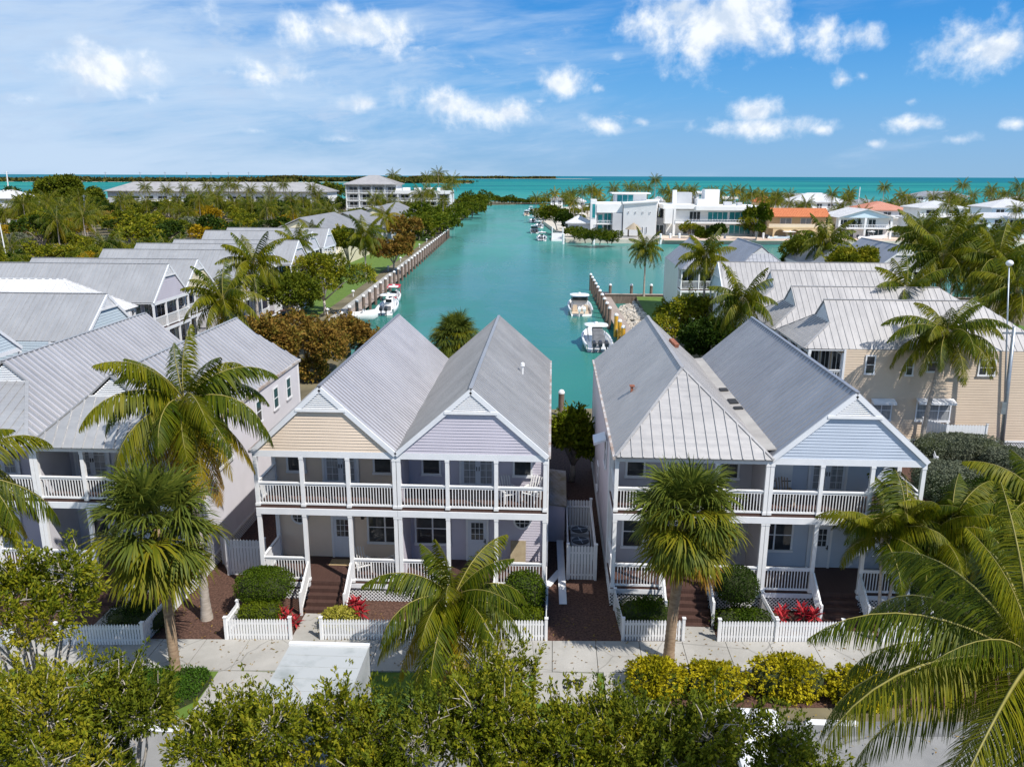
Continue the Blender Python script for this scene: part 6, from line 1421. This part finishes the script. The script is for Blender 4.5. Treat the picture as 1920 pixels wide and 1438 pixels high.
cover('ground_cover', [(-10.15, 24.2), (-6.6, 24.2), (-6.6, 26.4), (-9.0, 26.45), (-9.9, 26.0), (-10.2, 25.2)], 9000, .3, lf_cover)
cover('ground_cover', [(15.7, 28.2), (24, 28.8), (24, 40), (16.2, 36)], 14000, .5, lf_clip, .12, .06)

# middle-distance trees, one by one
MT = [('brown green sea grape thicket on the near left bank', 565, 655, 72, 6.2, 4.2, 2.9, lf_brown, 0), ('rust tinged sea grape bush right of the thicket', 645, 640, 82, 4.6, 3.6, 2.3, lf_brown, 0), ('sea grape bush left of the thicket against the lilac cottage roof', 490, 640, 64, 3.0, 2.6, 2.0, lf_brown, 0),
      ('broad green tree on the left canal lawn', 605, 520, 106, 7.0, 5.6, 4.0, lf_button, 0), ('round green tree beside the broad one on the canal lawn', 545, 545, 92, 4.6, 4.2, 3.0, lf_mid, 0), ('low branched tree with sparse grey crown by the seawall', 735, 465, 157, 5.4, 4.6, 3.4, lf_brown, 0), ('grey green tree behind the seawall lawn', 762, 428, 205, 6.5, 5.5, 4.0, lf_brown, 0), ('leafy tree hiding the end of the cream gabled canal house', 655, 455, 152, 5.0, 4.2, 3.0, lf_button, 0),
      ('loose olive green tree above the riprap', 1296, 600, 88, 5.2, 4.4, 3.3, lf_button, 0), ('green shrubby tree in the shade right of the riprap tree', 1325, 630, 74, 2.6, 2.4, 1.8, lf_dark, 0), ('leafy tree in the gap between the cottage pairs', 1072, 815, 47, 1.5, 1.9, 2.2, lf_ylclip, 0), ('yellow green tree left of the slate gable by the basin', 1500, 470, 118, 4.4, 4, 2.6, lf_mid, 0), ('sparse yellow tree before the slate gable', 1600, 490, 98, 3.6, 3.2, 2.2, lf_button, 0),
      ('broad dark tree between the teal windowed house and the tan arcaded house', 1420, 408, 246, 4.4, 4, 4.8, lf_mangrove, 0), ('clipped green tree before the teal windows', 1340, 432, 249, 3.6, 3.0, 2.6, lf_dark, 0), ('rounded green tree left of the clipped one before the teal house', 1318, 438, 249, 2.4, 2.4, 2.0, lf_mangrove, 0), ('green tree left of the white modern house', 1045, 400, 285, 5.4, 5, 3.6, lf_mangrove, 0), ('tree beside the docked boats on the far peninsula', 1062, 410, 275, 3.6, 3.4, 3.2, lf_dark, 0),
      ('low dark tree at the right frame edge behind the picket yard', 1895, 690, 66, 3.6, 3.2, 2.6, lf_dark, 0)]
for lb, px, py, Y, rx, ry, rz, lm, _ in MT:
    c = at(px, py, Y); big = Y > 150
    broad_tree('broadleaf_tree', lb, 'tree', (c.x, Y, 0), max(1.2, c.z), rx, ry, rz, 12 if not big else 9, 3600 if not big else 1500, 7, .28 if not big else .5, .15 if not big else .30, lm, r0=.22, twigs=90 if lm is lf_brown else 40, jit=.12, tm=twig_m, under=-.6, shoots=110 if lm is lf_brown else 40)
HG = [('silvery hedge between the tan villa and the blue cottage', 1795, 845, 3.2, 1.2, .95, lf_silver), ('silvery shrub mass right of the blue cottage roof corner', 1775, 905, 1.7, 1.6, 1.0, lf_silver), ('silvery shrub right of the utility pole', 1895, 870, 1.5, 1.2, .9, lf_silver), ('clipped dark hedge in shade beside the picket yard', 1862, 925, 3.0, .9, .85, lf_dark)]
for lb, px, py, rx, ry, rz, lm in HG:
    c = atz(px, py, .9); shrub('hedge', lb, 'hedge', c.x, c.y, rx, ry, rz, 3.2, 16000, .11, .065, lm, lump=.08)
c = at(122, 372, 330)
broad_tree('rain_tree', 'huge domed dark green tree rising above the left grove', 'tree', (c.x, 330, 0), 8.5, 17.5, 14, 13, 80, 15000, 6, .85, .55, lf_mid, r0=.9, twigs=0, jit=.3, lo=.20, hi=.33, under=-.6)
def ok_left(x, y):
    bank = -28.6 - 7.0 * (y - 104) / 161 if y > 104 else -22
    if x > bank - 6: return False
    if y < 172 and x > -55: return False
    if 52 < y < 92 and x > -62: return False
    for (a, b, cc, d) in [(-62, -36, 160, 192), (-95, -20, 312, 340), (-225, -75, 380, 402), (-64, -36, 152, 250)]:
        if a < x < b and cc < y < d: return False
    if abs(y - (176 + (x + 175) * .287)) < 6 and x > -175: return False
    return True
LB = {'green': 'green broadleaf tree in the grove beyond the left villas', 'olive': 'olive broadleaf tree in the grove beyond the left villas', 'gold': 'golden yellow flowering tree in the left grove', 'brown': 'brownish low tree in the grove beyond the left villas', 'silver': 'silver grey shrubby tree near the estate road'}
cnt = 0
for i in range(2600):
    y = 92 + 300 * RG.random() ** .9; px = RG.uniform(-40, 840); x = at(px, 400, y).x
    if not ok_left(x, y): continue
    cnt += 1
    if cnt > 250: break
    if RG.random() < .34: palm('coconut palm in the grove beyond the left villas', x, y, RG.uniform(6.2, 10.2) * (1 if y > 170 else .66), RG.uniform(1.25, 1.8), True, 'palms of the left grove')
    else:
        k = RG.choice(['green', 'olive', 'gold', 'brown', 'silver'], p=[.36, .34, .13, .12, .05]); grove_tree(k, LB[k], x, y, RG.uniform(.95, 1.5) * (.75 if y < 170 else 1), k + ' trees of the left grove', RG.uniform(.7, 1.0))
for (px, py, Y, s, k) in [(60, 395, 300, 1.8, 'green'), (20, 385, 310, 1.9, 'green'), (85, 400, 270, 1.5, 'olive'), (135, 410, 230, 1.1, 'gold'), (620, 345, 420, 2.4, 'green'), (590, 340, 430, 2.2, 'green'), (570, 350, 420, 1.8, 'green')]:
    c = at(px, py, Y); grove_tree(k, LB[k], c.x, Y, s, k + ' trees of the left grove')
for i in range(26):
    px = RG.uniform(215, 640); Y = RG.uniform(335, 372); grove_tree(RG.choice(['green', 'olive']), 'broadleaf tree screening the foot of the long low building', at(px, 380, Y).x, Y, RG.uniform(1.1, 1.4), 'trees before the long building', .95)
for i, (px, py) in enumerate([(800, 447), (822, 441), (842, 436), (812, 425), (845, 422), (870, 415), (880, 405), (862, 400), (895, 402), (903, 396), (890, 390), (912, 390), (918, 385), (850, 405), (835, 415), (905, 384), (878, 395), (820, 410), (800, 425), (788, 436)]):
    c = atz(px, py + 3, 0); grove_tree('mangrove', 'dense mangrove overhanging the left canal bank beyond the seawall', c.x - 2.5, c.y, RG.uniform(1.35, 1.9), 'mangroves along the left canal bank', 1.0, 'mangrove_tree', -.5)
for i in range(16):
    px = 925 + i * 9.5; c = atz(px, 383, -.8); grove_tree('mangrove', 'low mangrove on the far spit closing the canal', c.x, 582 + RG.uniform(-4, 4), RG.uniform(.8, 1.4), 'mangroves on the far spit', .8, 'mangrove_tree', -.9)
for i, (px, py) in enumerate([(1075, 445), (1088, 451), (1098, 455), (1110, 457), (1125, 458), (1140, 456), (1148, 456), (1082, 437), (1070, 430)]):
    c = atz(px, py, 0); grove_tree('mangrove', 'clipped mangrove along the peninsula tip', c.x, c.y + 2, RG.uniform(.6, .8), 'mangroves at the peninsula tip', 1.0, 'mangrove_tree', -.3)
# palms and trees among the far houses
blk = [(6, 34, 254, 290), (33, 66, 256, 285), (64, 86, 252, 272), (86, 108, 250, 272)]
cnt = 0
for i in range(2600):
    px = RG.uniform(1060, 1930); y = RG.uniform(252, 470); x = at(px, 390, y).x
    if any(a - 3 < x < b + 3 and cc - 3 < y < d + 3 for a, b, cc, d in blk) or x < 2: continue
    if any(a < x < b and cc < y < d for a, b, cc, d in FARBLK): continue
    cnt += 1
    if cnt > 150: break
    if RG.random() < .62: palm('coconut palm among the far peninsula houses', x, y, RG.uniform(5, 10.5), RG.uniform(1.1, 1.6), True, 'palms of the far peninsula')
    else: grove_tree(RG.choice(['green', 'olive', 'mangrove']), 'small broadleaf tree among the far peninsula houses', x, y, RG.uniform(.7, 1.1), 'trees of the far peninsula')
for i in range(46):
    px = RG.uniform(1560, 1930); y = RG.uniform(92, 225); x = at(px, 440, y).x
    if y < 130 and x < 62 and not (y < 100 and x > 48): continue
    if 130 < y < 245 and px < 1720: continue
    palm('coconut palm in the dense stand right of the basin', x, y, RG.uniform(4, 7), RG.uniform(1.1, 1.6), True, 'palms right of the basin')
# dark mangrove treelines of the far islands (one mass each)
def treeline(pts, n, h, label):
    P = []
    pts = np.array(pts, float); k = RG.integers(0, len(pts) - 1, n); u = RG.random(n)[:, None]
    Q = pts[k] * (1 - u) + pts[k + 1] * u; Q = Q + RG.normal(size=Q.shape) * 14; z = h * RG.uniform(.05, 1, n) * (.7 + .3 * np.sin(Q[:, 0] * .021) * np.sin(Q[:, 0] * .006))
    V, F = leaves(np.column_stack([Q, z]), rdir(n) + np.array([0, 0, .4]), rdir(n) + np.array([0, 0, .6]), h * .9, h * .8)
    o = link('mangrove_treeline', npmesh('mangrove_treeline', V, F, lf_isl)); o['kind'] = 'stuff'
lf_isl = leafmat('island_mangrove_leaf', [(.045, .050, .022), (.075, .075, .032), (.10, .095, .045)], .1, .8)
treeline([(-2300, 2080), (-1600, 2110), (-700, 2180)], 9000, 9, ''); treeline([(-900, 2560), (-560, 2540), (-335, 2590)], 5000, 11, ''); treeline([(-900, 5230), (-400, 5400), (0, 5560)], 3500, 12, ''); treeline([(-420, 2120), (-310, 2110), (-222, 2130)], 1500, 7, '')

# fallen leaves on the pavement, mulch and road (nobody could count them)
n = 1500; P = np.column_stack([RG.uniform(-19, 17, n), RG.uniform(23.2, 31, n), np.full(n, .085)]); P[:, 2] += RG.uniform(0, .01, n)
D = rdir(n) * np.array([1, 1, .12]); V, F = leaves(P, D, np.array([0, 0, 1.0]) + rdir(n) * .25, RG.uniform(.07, .16, n), RG.uniform(.03, .06, n))
o = link('leaf_litter', npmesh('leaf_litter', V, F, leafmat('fallen_leaf', [(.12, .07, .03), (.24, .15, .06), (.33, .25, .10), (.10, .09, .03)], .1, .8))); o['kind'] = 'stuff'
